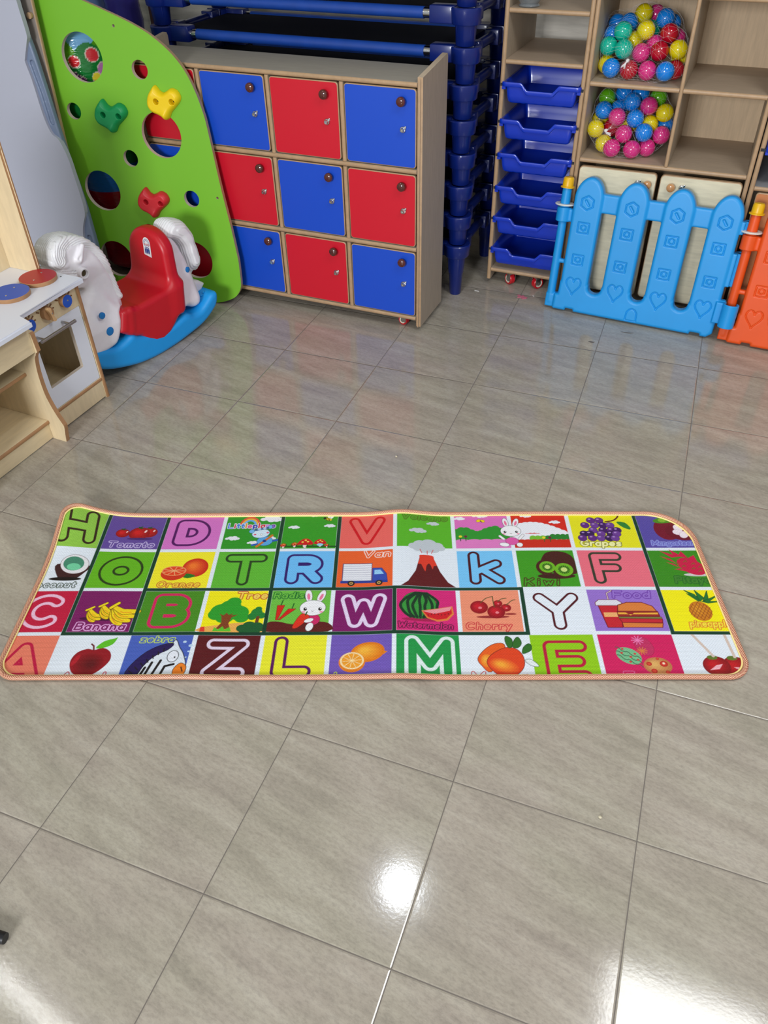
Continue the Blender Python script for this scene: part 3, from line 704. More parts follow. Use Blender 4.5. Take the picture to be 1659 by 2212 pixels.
SIDEW = mat('grey brown ladder board', (136, 126, 118), .5, grain=.14, nscale=9, stretch=(9, 9, 1))
board('ladder_side', -0.640, -0.572, -0.050, -0.0315, 0.0, 1.28, SIDEW, EDGE(), cf, rnd=.006, axis=0, sign=1)
for z in (1.108, 0.69):
    bm = bmesh.new(); cyl(bm, (-0.588, -0.0505, z), (-0.588, -0.064, z), 0.011, n=18); fin('dowel', bm, EDGE(), cf, True, 50)
# climbing holds: sculpted rounded triangles with two bolt pockets
def hold_field(X, Y, Z):
    pts = smooth_closed([(-0.030, 0.060), (-0.048, 0.043), (-0.067, 0.018), (-0.073, -0.010), (-0.060, -0.034), (-0.034, -0.046), (-0.018, -0.054), (-0.004, -0.064), (0.009, -0.057), (0.022, -0.038), (0.046, -0.018), (0.068, 0.002), (0.074, 0.022), (0.062, 0.042), (0.040, 0.049), (0.020, 0.040), (0.004, 0.034), (-0.010, 0.040), (-0.020, 0.054)], 6)
    d = d_poly(X[:, 0, :], Z[:, 0, :], pts)[:, None, :]
    # domed: height falls towards the rim
    h = 0.031 * np.sqrt(np.clip(1 - (1 - np.clip(-d / 0.017, 0, 1)) ** 2, 0, 1)) + 0.008 * np.exp(-((X - 0.004) ** 2 + (Z + 0.045) ** 2) / 0.0003) + .004 * np.exp(-((X + 0.045) ** 2 + (Z - 0.03) ** 2) / 0.0003)
    V = np.maximum(np.maximum(d, (-Y) - h), Y)
    for sx, sz in ((-0.026, 0.006), (0.041, 0.004)):
        V = np.maximum(V, -(d_caps(X, Y, Z, (sx, -0.06, sz), (sx + .004, -0.012, sz - .001), 0.0155, 0.009)))
        V = np.maximum(V, -(d_caps(X, Y, Z, (sx + .005, -0.03, sz), (sx + .005, -0.003, sz), 0.0052, 0.0052)))
    return V
hold = None
for nm, col, x, z, s, a in (('yellow', (244, 206, 14), -0.111, 0.826, 1.0, -3), ('green', (10, 148, 84), -0.357, 0.764, 1.0, 0), ('red', (206, 36, 48), -0.236, 0.432, 1.0, 0)):
    m = mat(nm + ' climbing hold resin', col, 0.45, bump=0.3, bscale=300)
    if hold is None: hold = sdf_obj('climbing_hold', hold_field, (-0.080, -0.05, -0.080), (0.082, 0.006, 0.068), 0.0016, m, cf); o = hold
    else:
        me = hold.data.copy(); me.materials.clear(); me.materials.append(m); o = link('climbing_hold', me, None, cf)
    o.location = (x, -0.0005, z); o.rotation_euler = (0, R_(a), 0); o['label'] = nm + ' climbing hold'
    for sx, sz in ((-0.0215, 0.006), (0.046, 0.004)):
        bm = bmesh.new(); lathe(bm, (sx, -0.010, sz), (0, -1, 0), [(0.0045, 0), (0.0045, 0.003), (0.0025, 0.003), (0.002, 0.001), (0, 0.001)], 12)
        fin('bolt', bm, mat('dark steel bolt', (40, 40, 44), .35, metal=.8), o)

# ================================================================= slide stood up against the frame
SLG = mat('light grey slide plastic', (178, 180, 196), 0.5, bump=0.15, bscale=300)
SLR = mat('blue grey slide rim plastic', (118, 132, 158), 0.4, bump=0.1, bscale=300)
sl = thing('slide', 'light grey plastic slide chute stood upright left of the green climbing panel', 'slide', G0, (R_(-3), 0, R_(5)))
edge = smooth_open([(-0.592, 1.30), (-0.590, 1.161), (-0.582, 1.057), (-0.590, 1.027), (-0.614, 0.974), (-0.618, 0.956), (-0.608, 0.897), (-0.600, 0.80), (-0.592, 0.745), (-0.578, 0.705), (-0.552, 0.683), (-0.530, 0.62), (-0.520, 0.54), (-0.513, 0.478), (-0.510, 0.398), (-0.536, 0.334), (-0.546, 0.281), (-0.540, 0.20), (-0.530, 0.12), (-0.528, 0.05), (-0.528, 0.0)], 4)
bm = bmesh.new()
SB = -0.112
pts = edge + [(-1.25, 0.0), (-1.25, 1.30)]
prism(bm, pts[::-1], lambda a, b, w_: (a, SB + w_, b), 0.022)
fin('chute_bed', bm, SLG, sl, False)
rim = smooth_open([(-0.600, 1.30), (-0.600, 1.159), (-0.596, 1.070), (-0.582, 0.985), (-0.568, 0.85), (-0.558, 0.749), (-0.535, 0.573), (-0.516, 0.443), (-0.508, 0.346), (-0.498, 0.17), (-0.492, 0.03), (-0.505, 0.0)], 4)
def rim_field(X, Y, Z):
    x = X[:, 0, :]; v = Z[:, 0, :]
    pl = [(a, b) for a, b in rim] + [(-0.80, 0.0), (-0.80, 1.30)]
    d = d_poly(x, v, pl)
    V = d_ext(d[:, None, :], Y - (SB + .0275), 0.0135, 0.006)
    for g in ([(-0.600, 0.955), (-0.583, 0.85), (-0.574, 0.745)], [(-0.528, 0.285), (-0.516, 0.19), (-0.510, 0.095)]):
        q = d_line(x, v, g)[:, None, :]
        V = np.maximum(V, -np.maximum(q - 0.0095, Y - (SB + .022)))
    return V
sdf_obj('moulded_rim', rim_field, (-0.80, SB + .01, -0.004), (-0.470, SB + .046, 1.304), 0.003, SLR, sl)
# ================================================================= rocking horse
rh = thing('rocking_horse', 'plastic rocking horse with white body, red seat and blue rocker by the play kitchen', 'rocking horse', (-0.872, 1.752, 0.0), (0, 0, R_(77)))
# local x = towards the tail, y = away from the camera side, z up ; body spans y 0..0.24
YC = 0.122
rk_bot = smooth_open([(-0.300, 0.128), (-0.285, 0.108), (-0.25, 0.083), (-0.18, 0.047), (-0.071, 0.014), (0.0, 0.003), (0.05, 0.0), (0.11, 0.001), (0.187, 0.007), (0.305, 0.026), (0.380, 0.062), (0.402, 0.086), (0.410, 0.108)], 4)
rk_top = smooth_open([(0.410, 0.124), (0.400, 0.134), (0.372, 0.132), (0.335, 0.108), (0.300, 0.090), (0.262, 0.088), (0.215, 0.104), (0.10, 0.09), (-0.02, 0.120), (-0.06, 0.145), (-0.10, 0.135), (-0.15, 0.128), (-0.22, 0.150), (-0.28, 0.165)], 4)
def tuck(P): return [(p[0] if p[0] > -0.235 else -0.235 + (p[0] + 0.235) * 0.5, p[1]) for p in P]
rk_bot = tuck(rk_bot); rk_top = tuck(rk_top)
BL2 = mat('sky blue rocker plastic', (22, 154, 230), .4, noise=.05, nscale=5, bump=.15, bscale=350)
def rocker_field(X, Y, Z):
    d = d_poly(X[:, 0, :], Z[:, 0, :], rk_bot + rk_top)[:, None, :]
    V = d_ext(d, Y - YC, 0.126, 0.022)
    V = np.maximum(V, -d_ext(d_poly(X[:, 0, :], Z[:, 0, :], [(-0.2, -.1), (-0.2, 0.06), (0.3, 0.06), (0.3, -.1)])[:, None, :], Y - YC, 0.08, 0.01))
    return V
sdf_obj('rocker', rocker_field, (-0.31, -0.012, -0.008), (0.42, 0.258, 0.178), 0.0035, BL2, rh)
REDP = mat('red seat plastic', (196, 16, 34), .36, noise=.06, nscale=5, bump=.12, bscale=350)
def seat_field(X, Y, Z):
    x = X[:, 0, :]; v = Z[:, 0, :]
    # side skirt + seat block
    low = d_poly(x, v, [(-0.112, 0.172), (-0.080, 0.148), (-0.046, 0.128), (-0.020, 0.118), (0.005, 0.088), (0.034, 0.064), (0.080, 0.054), (0.122, 0.068), (0.158, 0.095), (0.182, 0.117), (0.210, 0.118), (0.232, 0.245), (0.15, 0.245), (0.0, 0.240), (-0.068, 0.252), (-0.085, 0.248)])
    V = d_ext(low[:, None, :], Y - YC, 0.127, 0.020)
    # ribbed front corner
    V = smin(V, d_caps(X, Y, Z, (-0.060, 0.008, 0.160), (-0.045, 0.012, 0.235), 0.012, 0.016), 0.012)
    # backrest: an arch seen from the front (y,z) swept along x with a slight backward lean
    y = Y; xx = X + (Z - 0.24) * (-0.09)
    arch2 = np.where(Z < 0.36, np.abs(Y - YC) - (0.118 - np.clip(Z - .24, 0, .2) * .10), np.sqrt((Y - YC) ** 2 + ((Z - 0.36) * 1.13) ** 2) - 0.106)
    q = d_ext(arch2, xx - 0.200, 0.030, 0.022)
    V = smin(V, np.maximum(q, 0.15 - Z), 0.045)
    return V
sdf_obj('seat', seat_field, (-0.14, -0.016, 0.040), (0.285, 0.262, 0.474), 0.0035, REDP, rh)
HW = mat('off white horse plastic', (236, 233, 238), .42, noise=.10, nscale=7, bump=.2, bscale=260)
headp = smooth_closed([(-0.305, 0.445), (-0.285, 0.470), (-0.250, 0.486), (-0.234, 0.505), (-0.222, 0.527), (-0.195, 0.540), (-0.165, 0.540), (-0.135, 0.530), (-0.106, 0.512), (-0.080, 0.486), (-0.058, 0.452), (-0.040, 0.405), (-0.030, 0.360), (-0.026, 0.300), (-0.030, 0.240), (-0.060, 0.190), (-0.200, 0.190), (-0.215, 0.250), (-0.200, 0.320), (-0.160, 0.345), (-0.175, 0.372), (-0.215, 0.375), (-0.270, 0.378), (-0.300, 0.405)], 5)
headp = tuck(headp)
lowp = smooth_closed([(-0.105, 0.330), (-0.092, 0.300), (-0.078, 0.276), (-0.060, 0.262), (-0.078, 0.240), (-0.088, 0.215), (-0.100, 0.181), (-0.122, 0.146), (-0.150, 0.132), (-0.220, 0.130), (-0.285, 0.150), (-0.288, 0.220), (-0.255, 0.270), (-0.190, 0.320), (-0.140, 0.345)], 5)
lowp = tuck(lowp)
def front_field(X, Y, Z):
    x = X[:, 0, :]; v = Z[:, 0, :]; y = Y - YC
    dh = d_poly(x, v, headp)[:, None, :]; dl = d_poly(x, v, lowp)[:, None, :]
    w1 = 0.050 + 0.034 * np.clip((0.38 - Z) / 0.16, 0, 1)
    w1 = w1 - 0.012 * np.clip((-0.22 - X) / 0.08, 0, 1)
    a = dh + 0.034; b = np.abs(y) - w1 + 0.034
    H = np.sqrt(np.maximum(a, 0) ** 2 + np.maximum(b, 0) ** 2) + np.minimum(np.maximum(a, b), 0) - 0.034
    hwl = 0.120 - 0.062 * np.clip((Z - 0.215) / 0.12, 0, 1) ** 1.3
    al_ = dl + 0.022; bl_ = np.abs(y) - hwl + 0.022
    Lw = np.sqrt(np.maximum(al_, 0) ** 2 + np.maximum(bl_, 0) ** 2) + np.minimum(np.maximum(al_, bl_), 0) - 0.022
    V = smin(H, Lw, 0.022)
    # cheek, ears, eye socket, mane grooves, handle boss
    for s in (-1, 1):
        V = smin(V, d_ell(X, y, Z, (-0.165, s * .042, 0.408), (0.050, 0.018, 0.044)), 0.014)
        V = smin(V, d_caps(X, y, Z, (-0.158, s * .050, 0.470), (-0.132, s * .058, 0.512), 0.017, 0.008), 0.008)
        V = np.maximum(V, -d_caps(X, y, Z, (-0.162, s * .068, 0.474), (-0.142, s * .072, 0.500), 0.0075, 0.0035))
        V = smin(V, d_ell(X, y, Z, (-0.215, s * .046, 0.462), (0.017, 0.008, 0.010)), 0.005)
        # bridle straps
        V = np.minimum(V, np.maximum(np.abs(d_line(x, v, [(-0.31, 0.462), (-0.255, 0.452), (-0.165, 0.425)])[:, None, :]) - 0.0085, np.maximum(H - 0.0045, -s * y - .0)))
        V = np.maximum(V, -np.maximum(np.abs(d_line(x, v, [(-0.31, 0.462), (-0.255, 0.452), (-0.180, 0.428)])[:, None, :] - 0.0045) - .0014, np.maximum(-(H - 0.0015), -s * y)))
        V = smin(V, d_caps(X, y, Z, (-0.163, s * .030, 0.422), (-0.163, s * .057, 0.422), 0.0215, 0.020), 0.003)
        V = np.maximum(V, -d_caps(X, y, Z, (-0.163, s * .070, 0.422), (-0.163, s * .10, 0.422), 0.0135, 0.0145))
    return V
sdf_obj('head_and_neck', front_field, (-0.315, -0.008, 0.120), (-0.015, 0.252, 0.556), 0.003, HW, rh)
# mane: a thick crest over the neck with flowing grooves
spine = smooth_open([(-0.232, 0.488), (-0.226, 0.508), (-0.205, 0.524), (-0.175, 0.524), (-0.140, 0.514), (-0.112, 0.496), (-0.086, 0.468), (-0.066, 0.436), (-0.054, 0.396), (-0.046, 0.352), (-0.042, 0.312), (-0.036, 0.284)], 5)
def mane_field(X, Y, Z):
    x = X[:, 0, :]; v = Z[:, 0, :]; y = Y - YC
    d = np.full(x.shape, 1e9, np.float32); arcp = np.zeros(x.shape, np.float32); acc = 0.0
    for a, b in zip(spine[:-1], spine[1:]):
        ex, ez = b[0] - a[0], b[1] - a[1]; L = math.hypot(ex, ez); t = np.clip(((x - a[0]) * ex + (v - a[1]) * ez) / (L * L), 0, 1)
        q = np.hypot(x - a[0] - ex * t, v - a[1] - ez * t); m = q < d
        arcp = np.where(m, acc + t * L, arcp); side = ex * (v - a[1]) - ez * (x - a[0]); d = np.where(m, q, d)
        if acc == 0: sg = np.sign(side)
        else: sg = np.where(m, np.sign(side), sg)
        acc += L
    wd = 0.031 - 0.016 * np.clip((arcp - acc * .72) / (acc * .28), 0, 1)
    dd = (d - wd)[:, None, :]
    hw = 0.0565 - 0.010 * np.clip((arcp[:, None, :] - .02) / .06, 0, 1) + 0.030 * np.clip((0.37 - Z) / .1, 0, 1)
    a_ = dd + 0.016; b_ = np.abs(y) - hw + 0.016
    V = np.sqrt(np.maximum(a_, 0) ** 2 + np.maximum(b_, 0) ** 2) + np.minimum(np.maximum(a_, b_), 0) - 0.016
    sd_ = (sg * d)[:, None, :]
    g = np.sin((sd_ * 1.0 - arcp[:, None, :] * 0.42) * 2 * np.pi / 0.0085 + 1.2 * np.sin(arcp[:, None, :] * 40)) * np.clip(np.abs(y) / .03, 0, 1)
    g2 = np.sin(y * 2 * np.pi / 0.009 + arcp[:, None, :] * 30) * (1 - np.clip(np.abs(y) / .04, 0, 1))
    return V + 0.0014 * g + 0.0012 * g2
sdf_obj('mane', mane_field, (-0.285, 0.03, 0.262), (0.0, 0.215, 0.568), 0.0024, mat('white mane plastic', (236, 236, 238), .4, noise=.06, nscale=20), rh)
def rump_field(X, Y, Z):
    x = X[:, 0, :]; v = Z[:, 0, :]; y = Y - YC
    p = smooth_closed([(0.225, 0.40), (0.262, 0.405), (0.292, 0.375), (0.312, 0.320), (0.325, 0.250), (0.332, 0.180), (0.335, 0.130), (0.322, 0.104), (0.292, 0.100), (0.255, 0.118), (0.222, 0.130), (0.215, 0.260)], 5)
    d = d_poly(x, v, p)[:, None, :]
    wd = 0.072 + 0.036 * np.clip((0.34 - Z) / 0.2, 0, 1)
    a = d + 0.03; b = np.abs(y) - wd + 0.03
    V = np.sqrt(np.maximum(a, 0) ** 2 + np.maximum(b, 0) ** 2) + np.minimum(np.maximum(a, b), 0) - 0.03
    ft = d_poly(x, v, [(0.31, 0.150), (0.345, 0.190), (0.385, 0.172), (0.412, 0.150), (0.385, 0.128), (0.33, 0.12)])[:, None, :]
    V = smin(V, d_ext(ft, y - .03, 0.085, 0.014), 0.012)
    return V
sdf_obj('rump', rump_field, (0.205, -0.004, 0.085), (0.420, 0.250, 0.415), 0.0035, HW, rh)
def tail_field(X, Y, Z):
    y = Y - (YC - .01)
    P = [(0.262, 0.408), (0.300, 0.422), (0.335, 0.405), (0.358, 0.365), (0.368, 0.310), (0.376, 0.262), (0.398, 0.222)]
    Rr = [0.024, 0.030, 0.033, 0.033, 0.033, 0.032, 0.014]
    V = None
    for a, b, ra, rb in zip(P[:-1], P[1:], Rr[:-1], Rr[1:]):
        d = d_caps(X, y * .62, Z, (a[0], 0, a[1]), (b[0], 0, b[1]), ra, rb); V = d if V is None else smin(V, d, .03)
    V = smin(V, d_caps(X, y * .62, Z, (0.366, 0, 0.262), (0.352, 0, 0.215), 0.030, 0.018), .012)
    dl = d_line(X[:, 0, :], Z[:, 0, :], P)
    V = V + 0.0015 * np.sin(y * 620 + dl[:, None, :] * 60)
    return V
sdf_obj('tail', tail_field, (0.225, 0.0, 0.185), (0.425, 0.225, 0.465), 0.0028, _m['white mane plastic'], rh)
DOT = mat('blue plastic rivet', (18, 122, 196), .4)
def disc(px, py, pz, r, ax, parent, nm='blue_rivet', m=None, t=0.003):
    bm = bmesh.new(); lathe(bm, (px, py, pz), ax, [(0, -.004), (r, -.004), (r, t * .6), (r * .8, t), (0, t)], 26); return fin(nm, bm, m or DOT, parent, True, 40)
for x, z, r in ((-0.171, 0.272, 0.0125), (-0.157, 0.202, 0.0165)):
    disc(x, YC - .119, z, r, (0, -1, 0), rh)
disc(0.300, YC - 0.0865, 0.262, 0.0115, (0.10, -1, 0), rh)
disc(-0.163, YC - 0.0640, 0.422, 0.0128, (0, -1, 0), rh, 'handle_socket', mat('dark olive socket', (64, 52, 14), .5), t=.001)
bm = bmesh.new(); lathe(bm, (-0.163, YC - 0.060, 0.422), (0, -1, 0), [(0.0215, 0), (0.0210, 0.013), (0.0190, 0.0155), (0.0155, 0.0155), (0.0135, 0.0135), (0.0130, 0.003)], 32)
fin('handle_ring', bm, HW, rh, True, 60)
# raised stud plate on the rear foot rest
bm = bmesh.new()
fpx = Vector((0.316, 0.0, 0.100)); fpd = Vector((0.072, 0, 0.046)).normalized(); nrm = Vector((-0.046, 0, 0.072)).normalized()
for i in range(4):
    for j in range(2):
        c = fpx + fpd * (0.012 + i * .017) + Vector((0, 0.045 + j * 0.030, 0)) + nrm * -.002
        lathe(bm, c, nrm, [(0.0065, 0), (0.0065, .003), (0, .0035)], 14)
fin('foot_studs', bm, BL2, rh, True, 40)
# round-topped sticker on the seat back: blue globe sketch, red bar, three blue figures
sx0 = 0.1665
def on_back(bm, pts, lift, mi):
    vs = []
    for a, b in pts: vs.append(bm.verts.new((sx0 + (b - 0.24) * 0.09 - lift + .0032, YC - .012 - a, b)))
    f = bm.faces.new(vs); f.material_index = mi
bm = bmesh.new(); zc = 0.395
on_back(bm, [(-0.020, 0.352), (0.020, 0.345), (0.020, 0.400)] + [(0.020 * math.cos(R_(t)), 0.400 + 0.022 * math.sin(R_(t))) for t in range(15, 180, 15)] + [(-0.020, 0.400)], 0.0006, 0)
for r in (0.0165, 0.011):
    c = circ(0, 0.399, r, 24); ci = circ(0, 0.399, r - .0016, 24)
    for i in range(24):
        on_back(bm, [c[i], c[(i + 1) % 24], ci[(i + 1) % 24], ci[i]], 0.0009, 1)
on_back(bm, [(-0.016, 0.391), (0.016, 0.391), (0.016, 0.396), (-0.016, 0.396)], 0.0011, 2)
for k in range(5): on_back(bm, [(-.013 + k * .0056, 0.392), (-.010 + k * .0056, .392), (-.010 + k * .0056, .395), (-.013 + k * .0056, .395)], .0013, 0)
for cx_, hh in ((-0.009, .012), (0, .014), (0.009, .012)):
    on_back(bm, circ(cx_, 0.367 + hh, 0.0028, 10), 0.0011, 1)
    on_back(bm, [(cx_ - .004, .372 + hh - .008), (cx_ - .004, .366), (cx_ - .003, .357), (cx_ - .0005, .357), (cx_, .364), (cx_ + .0005, .357), (cx_ + .003, .357), (cx_ + .004, .366), (cx_ + .004, .372 + hh - .008)], 0.0011, 1)
fin('round_sticker', bm, [mat('white sticker', (232, 230, 232), .5), mat('blue sticker ink', (32, 62, 140), .5), mat('red sticker ink', (196, 40, 50), .5)], rh, False)

# ================================================================= play kitchen
pk = thing('play_kitchen', 'maple toy kitchen with white worktop and oven at the left edge', 'toy kitchen', (-0.885, 1.467, 0.0), (0, 0, R_(86.35)))
# local x = along the front (0 = right end, negative = nearer the camera), y = into the cabinet, z up
KD = 0.27
board('side_panel', -0.006, 0.010, -0.006, KD, 0.0, 0.462, MAPLE(), PLY(), pk)
bm = bmesh.new(); bbox(bm, -0.272, -0.007, 0.0, 0.012, 0.006, 0.072, 0.0); fin('kick_board', bm, MAPLE(), pk, False)
board('bottom_shelf', -0.272, -0.007, -0.004, KD, 0.073, 0.086, MAPLEH(), PLY(), pk)
# middle side panel with the S-shaped front edge
prof = smooth_open([(-0.059, 0.0), (-0.064, 0.028), (-0.072, 0.066), (-0.068, 0.080), (-0.055, 0.110), (-0.042, 0.150), (-0.034, 0.190), (-0.033, 0.240), (-0.037, 0.290), (-0.046, 0.330), (-0.056, 0.346)], 4) + [(-0.058, 0.352), (-0.067, 0.358)] + [(-0.064, 0.418), (-0.060, 0.426), (-0.02, 0.430), (-0.02, 0.4615), (KD, 0.4615), (KD, 0.0)]
bm = bmesh.new(); prism(bm, prof, lambda a, b, w_: (-0.289 + w_, a, b), 0.016)
bm.normal_update(); bmesh.ops.recalc_face_normals(bm, faces=bm.faces); bm.normal_update()
for f in bm.faces:
    if abs(f.normal.x) < 0.5 and f.normal.y < -0.15: f.material_index = 1
fin('middle_side_panel', bm, [MAPLE(), PLY()], pk, False)
# knob board with routed rays
bm = bmesh.new(); bbox(bm, -0.272, -0.007, 0.0, 0.012, 0.3785, 0.4615); kb = fin('knob_board', bm, MAPLE(), pk, False)
KN = [(-0.067, 0.425), (-0.155, 0.421), (-0.240, 0.417)]
bm = bmesh.new()
for cx_, cz_ in KN:
    for k in range(7):
        a = R_(150 - k * 24); r0, r1 = 0.028, 0.040
        cyl(bm, (cx_ + r0 * math.cos(a), -0.0004, cz_ - .004 + r0 * math.sin(a)), (cx_ + r1 * math.cos(a), -0.0004, cz_ - .004 + r1 * math.sin(a)), 0.0024, n=8)
fin('routed_ray', bm, mat('routed brown groove', (128, 88, 54), .6), kb, True)
KB = mat('blue painted wood', (30, 84, 190), .4); KR = mat('red painted wood', (176, 28, 36), .4)
for (cx_, cz_), m in zip(KN, (KB, None, KB)):
    bm = bmesh.new(); lathe(bm, (cx_, 0, cz_), (0, -1, 0), [(0.0225, 0), (0.0225, 0.0165), (0.0215, 0.018), (0.0, 0.018)], 30, [0, 0, 1])
    kk = fin('knob', bm, [PLY(), m or PLY()], pk, True, 40); kk['label'] = 'blue round knob' if m else 'plain wooden knob with a grip bar'
    if m is None:
        bm = bmesh.new(); prism(bm, smooth_closed([(-.008, -.026), (.008, -.026), (.006, -.01), (.006, .008), (.009, .02), (0, .025), (-.009, .02), (-.006, .008), (-.006, -.01)], 4), lambda a, b, w_: (cx_ + a * .8 + b * -.25, -0.018 - w_, cz_ + b), .012)
        fin('grip_bar', bm, mat('pale beech grip', (222, 180, 130), .45, grain=.1), kk, False)
    bm = bmesh.new(); lathe(bm, (cx_ + .002, -0.018 if m else -.030, cz_ + .002), (0, -1, 0), [(0.003, 0), (0.0028, 0.001), (0.0012, 0.0012), (0, 0.0006)], 12); fin('screw', bm, CHROME(), kk)
# oven door with its window opening
bm = bmesh.new()
prism(bm, rrect(-0.2715, -0.0085, 0.088, 0.3775, 0.003, 2), lambda a, b, w_: (a, 0.001 + w_, b), 0.014, holes=[rrect(-0.227, -0.066, 0.167, 0.342, 0.003, 2)])
dr = fin('oven_door', bm, [mat('white laminate', (228, 232, 242), .38), mat('pale birch hole edge', (214, 200, 182), .5)], pk, False)
bm = bmesh.new(); cyl(bm, (-0.235, -0.036, 0.360), (-0.075, -0.036, 0.360), 0.0058, n=18)
for x in (-0.218, -0.100): cyl(bm, (x, 0.0005, 0.360), (x, -0.036, 0.360), 0.0045, n=14)
fin('bar_handle', bm, mat('brushed steel', (176, 174, 172), .28, metal=1.0), dr, True, 50)
bm = bmesh.new(); bbox(bm, -0.272, -0.0065, KD - .008, KD, 0.087, 0.4615); bbox(bm, -0.56, -0.290, KD - .008, KD, 0.0, .4615); fin('back_panel', bm, MAPLE(), pk, False)
# sink side: apron, shelves, kick board
bm = bmesh.new(); bbox(bm, -0.62, -0.2895, -0.058, -0.044, 0.3565, 0.4615); fin('apron_board', bm, MAPLEH(), pk, False)
board('shelf', -0.62, -0.2895, 0.020, KD - .009, 0.248, 0.262, MAPLEH(), PLY(), pk)
board('bottom_shelf', -0.62, -0.2895, -0.008, KD - .009, 0.062, 0.077, MAPLEH(), PLY(), pk)
bm = bmesh.new(); bbox(bm, -0.62, -0.2895, 0.0, 0.012, 0.003, 0.0615); fin('kick_board', bm, MAPLEH(), pk, False)
board('side_panel', -0.636, -0.621, -0.05, KD, 0.0, 0.462, MAPLE(), PLY(), pk)
# worktop (L-shaped front)
bm = bmesh.new()
wt = [(0.013, KD), (0.013, -0.030), (0.009, -0.034), (-0.285, -0.034), (-0.288, -0.036), (-0.297, -0.097), (-0.301, -0.101), (-0.64, -0.101), (-0.64, KD)]
prism(bm, wt[::-1], lambda a, b, w_: (a, b, 0.4625 + w_), 0.0165)
bmesh.ops.bevel(bm, geom=[e for e in bm.edges if all(abs(v.co.z - 0.479) < 1e-5 for v in e.verts)], offset=.004, segments=3, affect='EDGES')
fin('worktop', bm, mat('white worktop laminate', (226, 230, 242), .35), pk, True, 40)
for cx_, cy_, m, nm in ((-0.062, 0.090, KR, 'red hob disc'), (-0.186, 0.090, KB, 'blue hob disc')):
    bm = bmesh.new(); lathe(bm, (cx_, cy_, 0.4792), (0, 0, 1), [(0.0, 0), (0.0605, 0), (0.0610, 0.001), (0.0610, 0.0125), (0.0600, 0.0135), (0.0, 0.0135)], 48, [0, 0, 0, 0, 1])
    hb = fin('hob_disc', bm, [PLY(), m], pk, True, 40); hb['label'] = nm
    bm = bmesh.new()
    for sx in (-0.028, 0.028): lathe(bm, (cx_ + sx, cy_ + sx * .35, 0.4927), (0, 0, 1), [(0.0032, 0), (0.003, 0.001), (0.0012, 0.0012), (0, 0.0006)], 12)
    fin('screw', bm, CHROME(), hb)
bm = bmesh.new(); cyl(bm, (-0.395, -.055, .4788), (-0.395, -.055, .4794), .0018, n=8); cyl(bm, (-0.012, .040, .4788), (-0.012, .040, .4794), .003, n=8); fin('pilot_hole', bm, BLK, pk)
# hutch above the worktop
bm = bmesh.new(); pts = [(0.134, 0.4795), (KD, 0.4795), (KD, 0.97), (0.134, 0.97), (0.126, 0.955), (0.126, 0.50)]
prism(bm, pts, lambda a, b, w_: (-0.020 + w_, a, b), 0.016)
bm.normal_update()
es = [e for e in bm.edges if all(v.co.y < 0.135 for v in e.verts) and abs((e.verts[0].co - e.verts[1].co).z) > 0.1]
bmesh.ops.bevel(bm, geom=es, offset=.006, segments=3, affect='EDGES'); edge_front(bm)
fin('hutch_side', bm, [MAPLE(), PLY()], pk, True, 50)
bm = bmesh.new(); bbox(bm, -0.63, -0.0205, KD - .012, KD, 0.4795, 0.97); fin('hutch_back', bm, MAPLE(), pk, False)
board('hutch_shelf', -0.63, -0.0205, 0.126, KD - .0125, 0.88, 0.895, MAPLEH(), PLY(), pk)

# ================================================================= balls in two net bags
BC = {'teal': (10, 178, 150), 'blue': (8, 128, 222), 'yellow': (226, 206, 6), 'pink': (214, 46, 128), 'red': (178, 10, 36), 'green': (92, 170, 20)}
bmesh_ball = bmesh.new(); bmesh.ops.create_uvsphere(bmesh_ball, u_segments=40, v_segments=24, radius=0.0338)
bme = {}
for k, c in BC.items():
    me = bpy.data.meshes.new('plastic_ball'); bmesh_ball.to_mesh(me); me.polygons.foreach_set('use_smooth', [True] * len(me.polygons))
    me.materials.append(mat(k + ' ball plastic', c, .14, coat=.4, noise=.05, nscale=30)); bme[k] = me
bmesh_ball.free()
def place_balls(lst, group):
    for c, u, y, z, lab in lst:
        o = bpy.data.objects.new('plastic_ball', bme[c]); COL.objects.link(o); o.location = loc2(u, y, z); tag(o, lab, 'ball', group)
        o.rotation_euler = (u * 40, y * 33, z * 21)
place_balls(BALLS_UP, 'balls in the upper net bag'); place_balls(BALLS_LOW, 'balls in the lower net bag')
